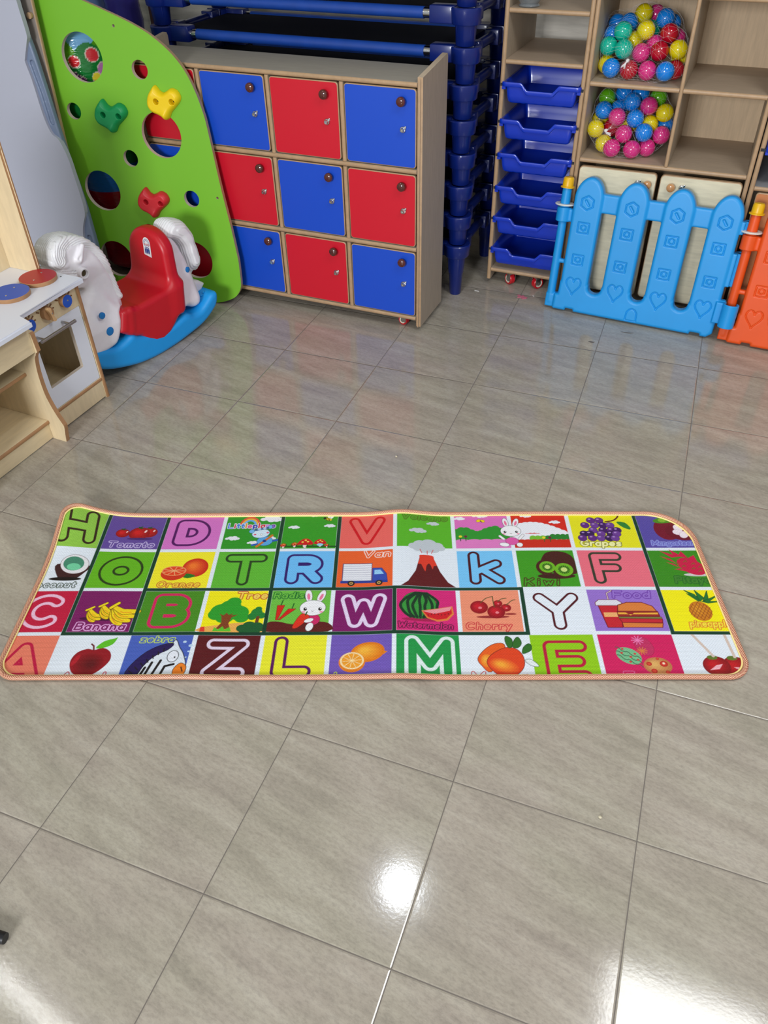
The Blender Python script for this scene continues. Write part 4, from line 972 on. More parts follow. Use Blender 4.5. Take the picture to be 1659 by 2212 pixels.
def net_bag(lst, label, knot, tailv):
    """fine white net drawn over the balls and gathered in a knot"""
    root = thing('net_bag', label, 'net bag', (0, 0, 0), (0, 0, 0), 'net bags in the cube shelf')
    C_ = np.array([loc2(u, y, z) for _, u, y, z, _ in lst]); cen = C_.mean(0); cen[2] -= 0.005; R = 0.0355
    K = np.array(loc2(*knot)); ax = K - cen; kl = np.linalg.norm(ax); ax /= kl
    e1 = np.cross(ax, [0, 0, 1.0]); e1 /= np.linalg.norm(e1); e2 = np.cross(ax, e1)
    zf = min(p[2] for p in C_) - 0.0335
    def rad(d):
        # support radius along d, lightly smoothed over neighbouring balls
        t = (C_ - cen) @ d; perp = np.linalg.norm((C_ - cen) - t[:, None] * d, axis=1)
        ok = perp < R; v = np.where(ok, t + np.sqrt(np.maximum(R * R - perp ** 2, 0)), -1)
        s = t + R * 0.80; return max(v.max(), (np.where(perp < R * 1.9, s, -1)).max())
    cache = {}
    NA, NP = 26, 26
    pts = np.zeros((NA, NP, 3))
    for i in range(NA):
        for j in range(NP):
            th = 0.16 + (math.pi * 0.80) * j / (NP - 1); ph = 2 * math.pi * i / NA
            d = ax * math.cos(th) + (e1 * math.cos(ph) + e2 * math.sin(ph)) * math.sin(th); r = rad(d)
            p = cen + d * r; p[2] = max(p[2], zf + .0006); pts[i, j] = p
    bm = bmesh.new()
    for i in range(0, NA, 1):
        for s in (-1, 1):
            line = [tuple(K + ax * .002)] + [tuple(pts[int(i + s * j * 0.5) % NA, j]) for j in range(NP)]
            tube(bm, line, 0.00018, 3)
    fin('netting', bm, mat('fine white netting', (206, 206, 206), .4), root, False)
    bm = bmesh.new(); e = Vector(tailv)
    k0 = Vector(K) + Vector(ax) * .004
    lathe(bm, k0 - Vector(ax) * .004, Vector(ax), [(0.002, -.006), (0.0055, 0), (0.0065, .005), (0.005, .010), (0, .012)], 14)
    rr = random.Random(3)
    for q in range(16):
        j = Vector((rr.uniform(-.009, .009), rr.uniform(-.006, .004), rr.uniform(-.006, .006)))
        tube(bm, [k0 + Vector(ax) * .004, k0 + e * .5 + j * .4 + Vector(ax) * .006, k0 + e + j], .0011, 5)
    fin('knot', bm, mat('white tied knot', (236, 232, 232), .5), root, True, 50)
net_bag(BALLS_UP, 'fine white net bag with its knot low at the front, round the upper balls', (0.4815, 0.034, 0.957), (-0.012, -0.004, -0.022))
net_bag(BALLS_LOW, 'fine white net bag with its knot at the left front, round the lower balls', (0.441, 0.0455, 0.703), (0.016, -0.006, -0.012))

# ================================================================= inflatables and odds and ends behind the frame
def inflatable(name, label, cat, loc_, prof, mats, mi, n=40, wr=.004, group=None):
    bm = bmesh.new(); lathe(bm, (0, 0, 0), (0, 0, 1), prof, n, mi)
    for v in bm.verts:
        a = math.atan2(v.co.y, v.co.x); k = 1 + wr * 6 * math.sin(a * 9 + v.co.z * 30) * .1; v.co.x *= k; v.co.y *= k
    o = fin(name, bm, mats, None, True, 80); o.location = loc_; tag(o, label, cat, group); return o
# printed inflatable: sky over green hills with fruit
PR = bpy.data.materials.new('printed vinyl orchard'); PR.use_nodes = True; nt = PR.node_tree; b = nt.nodes['Principled BSDF']; b.inputs['Roughness'].default_value = 0.12; b.inputs['Coat Weight'].default_value = 0.6
tcn = N(nt, 'ShaderNodeTexCoord'); at = N(nt, 'ShaderNodeAttribute'); at.attribute_name = 'print'; nt.links.new(at.outputs['Color'], b.inputs['Base Color'])
nz = N(nt, 'ShaderNodeTexNoise', Scale=26.0, Detail=3.0); mp = N(nt, 'ShaderNodeMapping'); mp.inputs['Scale'].default_value = (1, 1, 3.5); nt.links.new(tcn.outputs['Object'], mp.inputs[0]); nt.links.new(mp.outputs[0], nz.inputs['Vector'])
bp = N(nt, 'ShaderNodeBump', Strength=0.6, Distance=0.006); nt.links.new(nz.outputs['Fac'], bp.inputs['Height']); nt.links.new(bp.outputs[0], b.inputs['Normal'])
na, nz_ = 260, 260; Rr = 0.19; Ht = 1.09
A_, Z_ = np.meshgrid(np.linspace(0, 2 * np.pi, na, endpoint=False), np.linspace(0, 1, nz_), indexing='ij')
zz = Z_ * Ht; rr_ = Rr * np.clip(np.minimum(1, np.sqrt(np.clip(Z_ / .06, 0, 1) * (2 - np.clip(Z_ / .06, 0, 1)) + .02)) * np.sqrt(np.clip((1 - Z_) / .08, 0, 1) * (2 - np.clip((1 - Z_) / .08, 0, 1)) + .002), 0, 1) * (0.62 + 0.38 * np.clip((Z_ - .30) / .22, 0, 1))
S_ = A_ * Rr  # arc length
col = np.zeros(A_.shape + (4,), np.float32); col[..., 3] = 1
def setc(m, c): col[m, :3] = lin(c)
setc(zz > -1, (118, 176, 222)); S0 = (-1.05 % (2 * np.pi)) * Rr
def hill(s0, wd, top, c): setc(zz < top - ((S_ - s0) / wd) ** 2 * .12, c)
for k in range(-1, 8):
    hill(S0 - .10 + k * .24, .12, 1.045, (84, 150, 30)); 
for k in range(-1, 8): hill(S0 + .04 + k * .24, .10, 1.00, (20, 120, 50))
setc(zz < 0.56, (26, 130, 60)); setc((zz < .52), (40, 120, 200)); setc(zz < .40, (176, 16, 36))
for k in range(6):
    for ds, z0, r, c in ((-.02, .965, .021, (206, 34, 44)), (.055, .985, .024, (212, 50, 60)), (-.085, .945, .022, (150, 70, 130)), (.06, .90, .022, (230, 210, 60)), (.09, .93, .025, (190, 120, 180)), (-.03, .915, .012, (110, 30, 110)), (-.015, .903, .012, (110, 30, 110)), (-.0, .895, .012, (110, 30, 110))):
        dd = np.sqrt((S_ - (S0 + ds + (k - 2) * .26)) ** 2 + (zz - z0 + .03) ** 2)
        setc(dd < r + .003, (214, 206, 190)); setc(dd < r, c)
co = np.stack([rr_ * np.cos(A_), rr_ * np.sin(A_), zz], -1).reshape(-1, 3)
ii, jj = np.meshgrid(np.arange(na), np.arange(nz_ - 1), indexing='ij'); i2 = (ii + 1) % na
Q = np.stack([ii * nz_ + jj, i2 * nz_ + jj, i2 * nz_ + jj + 1, ii * nz_ + jj + 1], -1).reshape(-1, 4)
me = np_mesh('printed_inflatable', co, Q); ca = me.attributes.new('print', 'FLOAT_COLOR', 'POINT'); ca.data.foreach_set('color', col.reshape(-1, 4).ravel())
o = link('printed_inflatable', me, PR, None, True); o.location = (-1.475, 2.515, 0.0)
tag(o, 'shiny vinyl inflatable printed with fruit and hills, seen through the top round hole', 'inflatable toy')
inflatable('purple_inflatable', 'crumpled purple vinyl inflatable standing behind the top of the green panel', 'inflatable toy', (-1.605, 3.00, 0.0),
           [(0, 0), (0.06, 0.0), (0.09, .05), (0.09, .5), (.082, .62), (.086, .74), (0.074, .86), (0.082, .97), (0.076, 1.04), (0.092, 1.12), (0.085, 1.28), (0.04, 1.36), (0, 1.37)], [mat('purple vinyl', (74, 66, 160), .2, coat=.4, noise=.1, nscale=6, bump=.6, bscale=30)], None, wr=.05)
inflatable('pale_blue_inflatable', 'pale blue and lilac vinyl inflatable behind the curved top of the green panel', 'inflatable toy', (-1.885, 3.02, 0.0),
           [(0, 0), (0.12, 0.0), (0.17, .06), (0.17, .8), (.165, 1.1), (0.16, 1.35), (0.08, 1.45), (0, 1.46)], [mat('pale blue vinyl', (142, 172, 220), .22, coat=.4, noise=.35, nscale=5, bump=.5, bscale=30)], None, wr=.03)
bm = bmesh.new(); bbox(bm, -0.03, 0.03, -0.02, 0.02, 0, 2.2, .004)
o = fin('wall_trim_post', bm, mat('dark red trim', (70, 20, 32), .5), None); o.name = 'trim_1'; o.location = (-1.80, 3.53, 0); o.rotation_euler[2] = R_(AL); tag(o, kind='structure')
bm = bmesh.new(); bbox(bm, -0.36, 0.36, -0.012, 0.012, 0.0, 1.02, .004)  # made-up board; its black stands in for the unlit room behind the holes
o = fin('shade_board', bm, mat('shade board', (14, 14, 18), .5), None, False); o.location = (-1.98, 2.78, 0); tag(o, 'shade board added to darken the left round holes of the green panel', 'board')
# red toy bin seen through the lower holes
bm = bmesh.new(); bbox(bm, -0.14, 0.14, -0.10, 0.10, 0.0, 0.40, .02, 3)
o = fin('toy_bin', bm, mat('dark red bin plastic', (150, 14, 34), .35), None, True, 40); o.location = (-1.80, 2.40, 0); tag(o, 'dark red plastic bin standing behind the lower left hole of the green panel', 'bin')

# ================================================================= litter on the floor
def litter(name, label, cat, loc_, pts, m, h=.0015, rz_=0):
    bm = bmesh.new(); prism(bm, pts, lambda a, b, w_: (a, b, w_), h); o = fin(name, bm, m, None, False); o.location = (*loc_, 0.0004); o.rotation_euler[2] = R_(rz_); tag(o, label, cat); return o
litter('straw_piece', 'thin white plastic stick on the floor beside the navy cot leg', 'litter', (0.200, 2.770), [(-.011, -.0016), (.011, -.0016), (.011, .0016), (-.011, .0016)], mat('white scrap', (214, 212, 208), .5), .003, -8)
litter('straw_piece', 'tiny white plastic bit on the floor by the corner of the blue fence', 'litter', (0.457, 2.802), [(-.005, -.0016), (.005, -.0016), (.005, .0016), (-.005, .0016)], _m['white scrap'], .003, -50)
litter('paper_scrap', 'crumpled pink paper scrap on the floor in front of the casters', 'litter', (0.409, 2.776), [(-.024, .012), (-.014, -.004), (-.018, -.014), (-.004, -.006), (.006, -.02), (.022, -.012), (.026, 0), (.012, .006), (.004, .016), (-.006, .008), (-.012, .018)], mat('pink paper', (206, 112, 132), .6), .002, 0)
for x, y, lab in ((0.276, 1.473, 'small pale crumb on the tile above the volcano square of the mat'), (1.12, 0.426, 'small pale crumb on the tile in front of the mat, right of centre')):
    bm = bmesh.new(); bmesh.ops.create_icosphere(bm, subdivisions=2, radius=.0038)
    rr = random.Random(int(x * 100))
    for v in bm.verts: v.co *= rr.uniform(.75, 1.15); v.co.z *= .6
    o = fin('crumb', bm, mat('pale crumb', (206, 196, 170), .6), None, True, 60); o.location = (x, y, .0024); tag(o, lab, 'litter')
litter('dirt_smudge', 'grey smudge on the floor in front of the blue fence', 'stain', (0.772, 2.468), [(-.014, .002), (-.004, .007), (.006, .004), (.014, .005), (.010, -.003), (.002, -.006), (-.006, -.003)], mat('grey smudge', (104, 96, 88), .7), .0003)
litter('dirt_smudge', 'curved brown smudge on the floor under the middle of the blue fence', 'stain', (0.900, 2.594), [(-.026, .002), (-.01, -.003), (.012, -.001), (.028, .008), (.014, .005), (-.006, .003)], _m['grey smudge'], .0003)
# black rubber foot of a chair leg entering at the lower left edge
cl = thing('chair_leg', 'black rubber tipped chair leg poking in at the lower left edge', 'chair leg', (0.090, -0.204, 0.0), (0, 0, R_(10)))
bm = bmesh.new(); tube(bm, [(0.0, 0, .0125), (-0.02, 0, .0125), (-.10, 0, .016), (-.35, 0, .10), (-.42, 0, .42)], .012, 16, rad=[.0105, .0125, .0125, .0115, .0115]); fin('leg_tube', bm, mat('black rubber', (16, 16, 20), .45), cl, True, 50)

bm = bmesh.new(); lathe(bm, (0, 0, 0), (0, 0, 1), [(0, 0), (.036, 0), (.040, .004), (.034, .010), (.048, .030), (.060, .055), (.057, .055), (.045, .031), (.030, .013), (0, .012)], 32)
o = fin('glass_dish', bm, mat('smoky clear glass', (190, 196, 200), .08, trans=.7), None, True, 50); o.location = loc2(0.082, 0.045, 1.1112); tag(o, 'small clear dish on the top shelf of the narrow tray cabinet', 'dish')
# ================================================================= printed alphabet play mat
MH = 0.0012
MX0, MX1, MY0, MY1 = -0.0525, 1.8480, 0.0030, 0.6100
mxs = np.arange(MX0, MX1, MH, dtype=np.float32); mys = np.arange(MY0, MY1, MH, dtype=np.float32)
MX, MY = np.meshgrid(mxs, mys, indexing='ij')
CV = np.empty(MX.shape + (3,), np.float32); CV[:] = lin((232, 240, 250))
VX = [-0.099, 0.079, 0.257, 0.434, 0.611, 0.786, 0.956, 1.131, 1.304, 1.481, 1.687, 1.893]
VY = [-0.016, 0.141, 0.299, 0.455, 0.612]
PX = [0, 0, 1, 1, 1]      # current cell x0, y0, w, h
def cell(c, r): PX[0] = VX[c]; PX[1] = VY[3 - r]; PX[2] = VX[c + 1] - VX[c]; PX[3] = VY[4 - r] - VY[3 - r]
def U(p): return (PX[0] + p[0] * PX[2], PX[1] + p[1] * PX[3])
def put(x0, x1, y0, y1, f, col, clip=None):
    """blend colour where the field f(X, Y) < 0"""
    i0 = max(0, int((x0 - MX0) / MH) - 1); i1 = min(len(mxs), int((x1 - MX0) / MH) + 3); j0 = max(0, int((y0 - MY0) / MH) - 1); j1 = min(len(mys), int((y1 - MY0) / MH) + 3)
    if i1 <= i0 or j1 <= j0: return
    d = f(MX[i0:i1, j0:j1], MY[i0:i1, j0:j1]); a = np.clip(0.5 - d / MH, 0, 1)
    if clip is not None:
        cx0, cx1, cy0, cy1 = clip; X = MX[i0:i1, j0:j1]; Y = MY[i0:i1, j0:j1]
        a = a * ((X > cx0) & (X < cx1) & (Y > cy0) & (Y < cy1))
    a = a[..., None]; CV[i0:i1, j0:j1] = CV[i0:i1, j0:j1] * (1 - a) + np.array(lin(col), np.float32) * a
CL = [None]
def ell(u, v, ru, rv, col, rot=0, line=None, lw=.012):
    cx, cy = U((u, v)); h = PX[3]; a = ru * h; b = rv * h; c, s = math.cos(R_(rot)), math.sin(R_(rot)); m = max(a, b) + .004
    def f(X, Y):
        p = (X - cx) * c + (Y - cy) * s; q = -(X - cx) * s + (Y - cy) * c
        k = np.sqrt((p / a) ** 2 + (q / b) ** 2); g = np.sqrt((p / a ** 2) ** 2 + (q / b ** 2) ** 2) + 1e-6
        return k * (k - 1) / g
    if line: put(cx - m, cx + m, cy - m, cy + m, lambda X, Y: f(X, Y) - lw * h, line, CL[0])
    put(cx - m, cx + m, cy - m, cy + m, f, col, CL[0])
def pol(pts, col, line=None, lw=.012, sm=0):
    P = [U(p) for p in pts]
    if sm: P = smooth_closed(P, sm)
    xs = [p[0] for p in P]; ys = [p[1] for p in P]; w_ = lw * PX[3] + .002
    if line: put(min(xs) - w_, max(xs) + w_, min(ys) - w_, max(ys) + w_, lambda X, Y: d_poly(X, Y, P) - lw * PX[3], line, CL[0])
    put(min(xs), max(xs), min(ys), max(ys), lambda X, Y: d_poly(X, Y, P), col, CL[0])
def strk(pts, w_, col, sm=0):
    P = [U(p) for p in pts]
    if sm: P = smooth_open(P, sm)
    xs = [p[0] for p in P]; ys = [p[1] for p in P]; h = w_ * PX[3]
    put(min(xs) - h, max(xs) + h, min(ys) - h, max(ys) + h, lambda X, Y: d_line(X, Y, P) - h, col, CL[0])
def rect(u0, u1, v0, v1, col): 
    a = U((u0, v0)); b = U((u1, v1)); put(a[0], b[0], a[1], b[1], lambda X, Y: np.maximum(np.maximum(a[0] - X, X - b[0]), np.maximum(a[1] - Y, Y - b[1])), col)
# ---- stroke letters, drawn as outlined bubbles
def arc(cx, cy, rx, ry, a0, a1, n=14): return [(cx + rx * math.cos(R_(a0 + (a1 - a0) * i / n)), cy + ry * math.sin(R_(a0 + (a1 - a0) * i / n))) for i in range(n + 1)]
GL = {
 'H': (.8, [[(0, 0), (0, 1)], [(.8, 0), (.8, 1)], [(0, .5), (.8, .5)]]), 'O': (.9, [arc(.45, .5, .45, .5, 0, 360, 28)]), 'C': (.8, [arc(.45, .5, .45, .5, 50, 310, 22)]),
 'D': (.75, [[(0, 0), (0, 1), (.3, 1)] + arc(.3, .5, .45, .5, 90, -90) + [(0, 0)]]), 'B': (.7, [[(0, 0), (0, 1), (.4, 1)] + arc(.4, .76, .28, .24, 90, -90) + [(0, .52)], [(.4, .52)] + arc(.42, .26, .3, .26, 90, -90) + [(0, 0)]]),
 'T': (.9, [[(0, 1), (.9, 1)], [(.45, 1), (.45, 0)]]), 'R': (.75, [[(0, 0), (0, 1), (.42, 1)] + arc(.42, .74, .3, .26, 90, -90) + [(0, .48)], [(.42, .48), (.75, 0)]]),
 'V': (.85, [[(0, 1), (.42, 0), (.85, 1)]]), 'W': (1.1, [[(0, 1), (.27, 0), (.55, .8), (.83, 0), (1.1, 1)]]), 'K': (.75, [[(0, 0), (0, 1)], [(.72, 1), (.03, .45)], [(.25, .6), (.75, 0)]]),
 'k': (.62, [[(0, 0), (0, 1)], [(.58, .66), (.03, .33)], [(.2, .42), (.62, 0)]]), 'Y': (.85, [[(0, 1), (.42, .5), (.85, 1)], [(.42, .5), (.42, 0)]]), 'F': (.7, [[(0, 0), (0, 1), (.7, 1)], [(0, .5), (.6, .5)]]),
 'L': (.7, [[(0, 1), (0, 0), (.7, 0)]]), 'M': (1.0, [[(0, 0), (0, 1), (.5, .25), (1, 1), (1, 0)]]), 'E': (.72, [[(.72, 1), (0, 1), (0, 0), (.72, 0)], [(0, .5), (.62, .5)]]), 'Z': (.8, [[(0, 1), (.8, 1), (0, 0), (.8, 0)]]),
 'A': (.85, [[(0, 0), (.42, 1), (.85, 0)], [(.18, .32), (.67, .32)]]), 'G': (.85, [arc(.45, .5, .45, .5, 50, 350, 22) + [(.88, .45), (.5, .45)]]), 'P': (.7, [[(0, 0), (0, 1), (.4, 1)] + arc(.4, .73, .3, .27, 90, -90) + [(0, .46)]]),
 'a': (.55, [arc(.27, .3, .27, .3, 0, 360, 18), [(.55, .62), (.55, 0)]]), 'b': (.55, [[(0, 1), (0, 0)], arc(.28, .3, .27, .3, 0, 360, 18)]), 'c': (.5, [arc(.28, .3, .28, .3, 50, 310)]), 'd': (.55, [[(.55, 1), (.55, 0)], arc(.27, .3, .27, .3, 0, 360, 18)]),
 'e': (.55, [[(.02, .3), (.54, .3)] + arc(.28, .3, .27, .3, 0, 310, 16)]), 'g': (.55, [arc(.27, .3, .27, .28, 0, 360, 18), [(.55, .6), (.55, -.1)] + arc(.28, -.1, .27, .2, 0, -150, 8)]), 'h': (.5, [[(0, 1), (0, 0)], arc(.25, .35, .25, .25, 180, 0) + [(.5, 0)]]),
 'i': (.05, [[(.02, 0), (.02, .6)], [(.02, .88), (.02, .9)]]), 'l': (.05, [[(.02, 0), (.02, 1)]]), 'm': (.8, [[(0, 0), (0, .6)], arc(.2, .4, .2, .2, 180, 0) + [(.4, 0)], arc(.6, .4, .2, .2, 180, 0) + [(.8, 0)]]), 'n': (.5, [[(0, 0), (0, .6)], arc(.25, .35, .25, .25, 180, 0) + [(.5, 0)]]),
 'o': (.56, [arc(.28, .3, .28, .3, 0, 360, 20)]), 'p': (.55, [[(0, .6), (0, -.35)], arc(.28, .3, .27, .3, 0, 360, 18)]), 'r': (.35, [[(0, 0), (0, .6)], arc(.28, .3, .28, .28, 180, 70, 8)]), 's': (.45, [[(.45, .52), (.3, .6), (.1, .58), (.03, .45), (.15, .33), (.35, .27), (.45, .15), (.35, .02), (.12, 0), (0, .08)]]),
 't': (.4, [[(.18, .9), (.18, .1), (.3, 0), (.4, .02)], [(0, .6), (.4, .6)]]), 'u': (.5, [[(0, .6)] + arc(.25, .25, .25, .25, 180, 360) + [(.5, .6)], [(.5, .6), (.5, 0)]]), 'w': (.8, [[(0, .6), (.2, 0), (.4, .5), (.6, 0), (.8, .6)]]), 'y': (.5, [[(0, .6), (.25, 0)], [(.5, .6), (.1, -.35)]]), 'z': (.5, [[(0, .6), (.5, .6), (0, 0), (.5, 0)]]),
}
def letter(ch, u, v, ht, col, fill=None, w_=.085, t=.02, sx=1.0, sy=1.0, slant=0):
    """bubble outline of one glyph; u, v = lower left of the skeleton, ht = skeleton height in cell heights"""
    x0, y0 = U((u, v)); h = ht * PX[3]; W = w_ * PX[3]; T = t * PX[3]
    segs = [[(x0 + (a + b * slant) * h * sx, y0 + b * h * sy) for a, b in s] for s in GL[ch][1]]
    xs = [p[0] for s in segs for p in s]; ys = [p[1] for s in segs for p in s]; m = W + T
    def F(X, Y):
        d = None
        for s in segs:
            q = d_line(X, Y, s); d = q if d is None else np.minimum(d, q)
        return d - W
    bb = (min(xs) - m, max(xs) + m, min(ys) - m, max(ys) + m)
    if fill: put(*bb, F, fill, CL[0])
    put(*bb, lambda X, Y: np.abs(F(X, Y)) - T, col, CL[0])
    return GL[ch][0] * ht * sx * PX[3] / PX[2]
def word(s, u, v, ht, col, fill=None, w_=.024, t=.0075, gap=.075, sx=1.15, slant=.12, tu=None):
    for k, ch in enumerate(s):
        u += letter(ch, u, v, ht, col, fill, w_, t, sx, slant=slant) + gap
# ---- the coloured squares
SQ = {(0, 0): (146, 200, 72), (0, 2): (200, 16, 62), (0, 3): (238, 128, 102), (1, 0): (100, 74, 158), (1, 1): (104, 186, 24), (1, 2): (126, 18, 98), (2, 0): (218, 118, 202), (2, 1): (250, 238, 40), (2, 2): (72, 142, 26), (2, 3): (72, 98, 190),
      (3, 0): (44, 152, 36), (3, 1): (96, 186, 50), (3, 2): (250, 238, 10), (3, 3): (92, 12, 20), (4, 0): (52, 158, 30), (4, 1): (110, 192, 250), (4, 2): (110, 192, 66), (4, 3): (238, 236, 44), (5, 0): (238, 104, 96), (5, 1): (238, 98, 38), (5, 2): (126, 12, 100), (5, 3): (114, 88, 184),
      (6, 0): (90, 184, 34), (6, 2): (216, 34, 120), (6, 3): (22, 152, 70), (7, 0): (222, 112, 192), (7, 1): (120, 200, 250), (7, 2): (242, 148, 116), (8, 0): (216, 36, 22), (8, 1): (62, 156, 24), (8, 3): (146, 204, 6), (9, 0): (234, 230, 24), (9, 1): (238, 112, 130), (9, 2): (152, 114, 208), (9, 3): (214, 22, 94),
      (10, 0): (88, 76, 166), (10, 1): (56, 142, 22), (10, 2): (250, 240, 4)}
HG = 0.0058
for (c, r), k in SQ.items():
    x0, x1, y0, y1 = VX[c] + HG, VX[c + 1] - HG, VY[3 - r] + HG, VY[4 - r] - HG
    put(x0, x1, y0, y1, lambda X, Y: np.maximum(np.maximum(x0 - X, X - x1), np.maximum(y0 - Y, Y - y1)), k)
DG = (6, 62, 38)
def bar(x0, y0, x1, y1, w_=.0052): put(min(x0, x1) - w_, max(x0, x1) + w_, min(y0, y1) - w_, max(y0, y1) + w_, lambda X, Y: np.maximum(np.abs(np.clip(X, min(x0, x1), max(x0, x1)) - X), np.abs(np.clip(Y, min(y0, y1), max(y0, y1)) - Y)) - w_, DG)
def bars():
    bar(VX[1], VY[1], VX[1], .62); bar(VX[1], VY[1], 1.308, VY[1]); bar(VX[2], VY[1], VX[2], .62); bar(VX[2], VY[2], 1.308, VY[2]); bar(VX[4], VY[1], VX[4], .62)
    bar(VX[5], VY[2], VX[5], .62); bar(VX[6], VY[1], VX[6], VY[2]); bar(1.308, VY[1], 1.308, VY[2]); bar(VX[10], VY[1], VX[10], .62); bar(VX[10], VY[1], 1.9, VY[1])
bars()
WH = (236, 238, 248); BK = (24, 16, 18)
def cloud(u, v, s, c=WH, n=5):
    for du, dv, r in ((-.16, 0, .055), (-.07, .03, .08), (.04, .04, .085), (.13, .0, .06), (-.02, -.02, .07), (.07, -.02, .06)): ell(u + du * s, v + dv * s, r * s * 1.1, r * s * .85, c)
def gloss(u, v, ru, rv, base, hi, rot=0, n=7, du=-.3, dv=.3):
    """printed fruit colouring: the artwork itself grades from rim colour to middle colour"""
    for i in range(n):
        t = i / (n - 1); c = tuple(base[q] + (hi[q] - base[q]) * t for q in range(3)); k = 1 - .75 * t
        ell(u + du * ru * t * .6, v + dv * rv * t * .6, ru * k, rv * k, c, rot)
DK = (64, 34, 12)
# letters
cell(0, 0); letter('H', .36, .25, .56, (52, 30, 12), None, .10, .023, 1.1, slant=-.10)
cell(1, 1); letter('O', .28, .24, .46, (40, 62, 10), None, .125, .023, 1.25)
cell(0, 2); letter('C', .32, .23, .54, (244, 196, 222), None, .09, .030, 1.1)
cell(0, 3); letter('A', .27, .08, .62, (196, 10, 66), None, .10, .026, 1.15)
cell(2, 0); letter('D', .30, .27, .46, (84, 8, 96), None, .12, .026, 1.2)
cell(2, 2); letter('B', .33, .26, .50, (216, 30, 96), None, .12, .028, 1.15)
cell(3, 1); letter('T', .26, .21, .58, (36, 66, 20), None, .09, .024, 1.08)
cell(4, 1); letter('R', .30, .25, .50, (48, 20, 108), None, .11, .024, 1.18)
cell(5, 0); letter('V', .28, .24, .54, (212, 10, 24), None, .09, .026, 1.05)
cell(5, 2); letter('W', .25, .24, .50, (232, 214, 244), None, .095, .032, 1.0)
cell(7, 1); letter('k', .31, .22, .62, (72, 10, 24), None, .088, .024, 1.12)
cell(8, 2); letter('Y', .28, .18, .60, (84, 8, 22), None, .095, .020, 1.1)
cell(9, 1); letter('F', .26, .22, .58, (52, 58, 40), None, .09, .025, .95)
cell(3, 3); letter('Z', .29, .20, .58, (232, 214, 236), None, .085, .028, 1.05)
cell(4, 3); letter('L', .29, .22, .60, (92, 10, 92), None, .095, .026, 1.0)
cell(6, 3); letter('M', .27, .20, .60, (226, 242, 240), None, .10, .032, .95)
cell(8, 3); letter('E', .31, .12, .60, (186, 12, 56), None, .095, .028, 1.12)
# tomato
cell(1, 0); word('Tomato', .13, .10, .13, (206, 190, 238), None, .022, .008, .055, 1.1)
for u, v, r in ((.30, .47, .115), (.74, .50, .14), (.58, .47, .175)):
    gloss(u, v, r * 1.15, r, (150, 4, 14), (216, 24, 26)); ell(u + r * .55, v + r * .35, r * .12, r * .22, (250, 214, 214), -20)
    pol([(u - .05, v + r * .85), (u, v + r * .75), (u + .05, v + r * .85), (u + .01, v + r), (u + .03, v + r * 1.25), (u - .02, v + r * 1.05), (u - .05, v + r * 1.1)], (22, 80, 30))
ell(.62, .32, .25, .03, (70, 40, 110))
# coconut
cell(0, 1)
pol([(.44, .62), (.50, .35), (.62, .24), (.80, .25), (.92, .40), (.96, .60)], (62, 26, 28), sm=4); ell(.66, .26, .30, .045, (20, 8, 8))
ell(.72, .62, .27, .22, (238, 236, 240), -25, (90, 40, 50), .008); ell(.70, .64, .20, .165, (70, 140, 112), -25); ell(.72, .56, .13, .085, (118, 214, 166), -10)
word('Coconut', .12, .06, .125, (44, 66, 40), None, .020, .008, .05, 1.05)
# banana
cell(1, 2); word('Banana', .14, .09, .14, (234, 170, 226), None, .024, .009, .055, 1.1); ell(.52, .33, .42, .05, (72, 6, 60))
for bx, by, s in ((.26, .44, .75), (.44, .52, .80), (.62, .46, 1.1)):
    for k, (ex, ey, mx_, my_) in enumerate(((.16, -.22, .02, -.10), (.26, -.16, .05, -.08), (.32, -.07, .10, -.05), (.36, .03, .14, -.01))[:3 if s < 1 else 4]):
        P = [(bx, by + .12 * s), (bx + mx_ * s, by + my_ * s + .04), (bx + ex * .55 * s, by + ey * .80 * s), (bx + ex * s, by + ey * s)]
        Q = [U(p) for p in P]; P2_ = smooth_open(P, 5); n_ = len(P2_)
        for col, e_ in (((96, 64, 0), .010), ((250, 218, 24), 0)):
            for q in range(n_ - 1):
                t = (q + .5) / n_; strk([P2_[q], P2_[q + 1]], .046 * s * (.35 + math.sin(math.pi * (.12 + .80 * t)) * .75) + e_, col)
        strk([(p[0] - .004, p[1] - .018) for p in P2_[4:-3]], .009 * s, (242, 160, 24))
    strk([(bx - .05, by + .10 * s), (bx + .05, by + .20 * s)], .034 * s, (96, 64, 0)); strk([(bx - .05, by + .10 * s), (bx + .05, by + .20 * s)], .024 * s, (250, 222, 30))
# apple
cell(1, 3); pol([(.27, .42), (.32, .60), (.45, .68), (.56, .66), (.68, .70), (.80, .62), (.84, .46), (.76, .28), (.62, .14), (.48, .13), (.34, .22)], (150, 12, 28), sm=5)
gloss(.55, .38, .24, .22, (140, 10, 24), (96, 6, 16), du=.2, dv=-.1); ell(.34, .45, .04, .12, (182, 24, 40), -20)
strk([(.55, .66), (.53, .74), (.49, .78)], .014, (110, 20, 30)); pol([(.57, .70), (.66, .84), (.80, .90), (.84, .92), (.80, .78), (.68, .70)], (96, 194, 34), sm=4)
word('Apple', .22, .055, .14, (200, 20, 60), None, .022, .008, .10, 1.2)
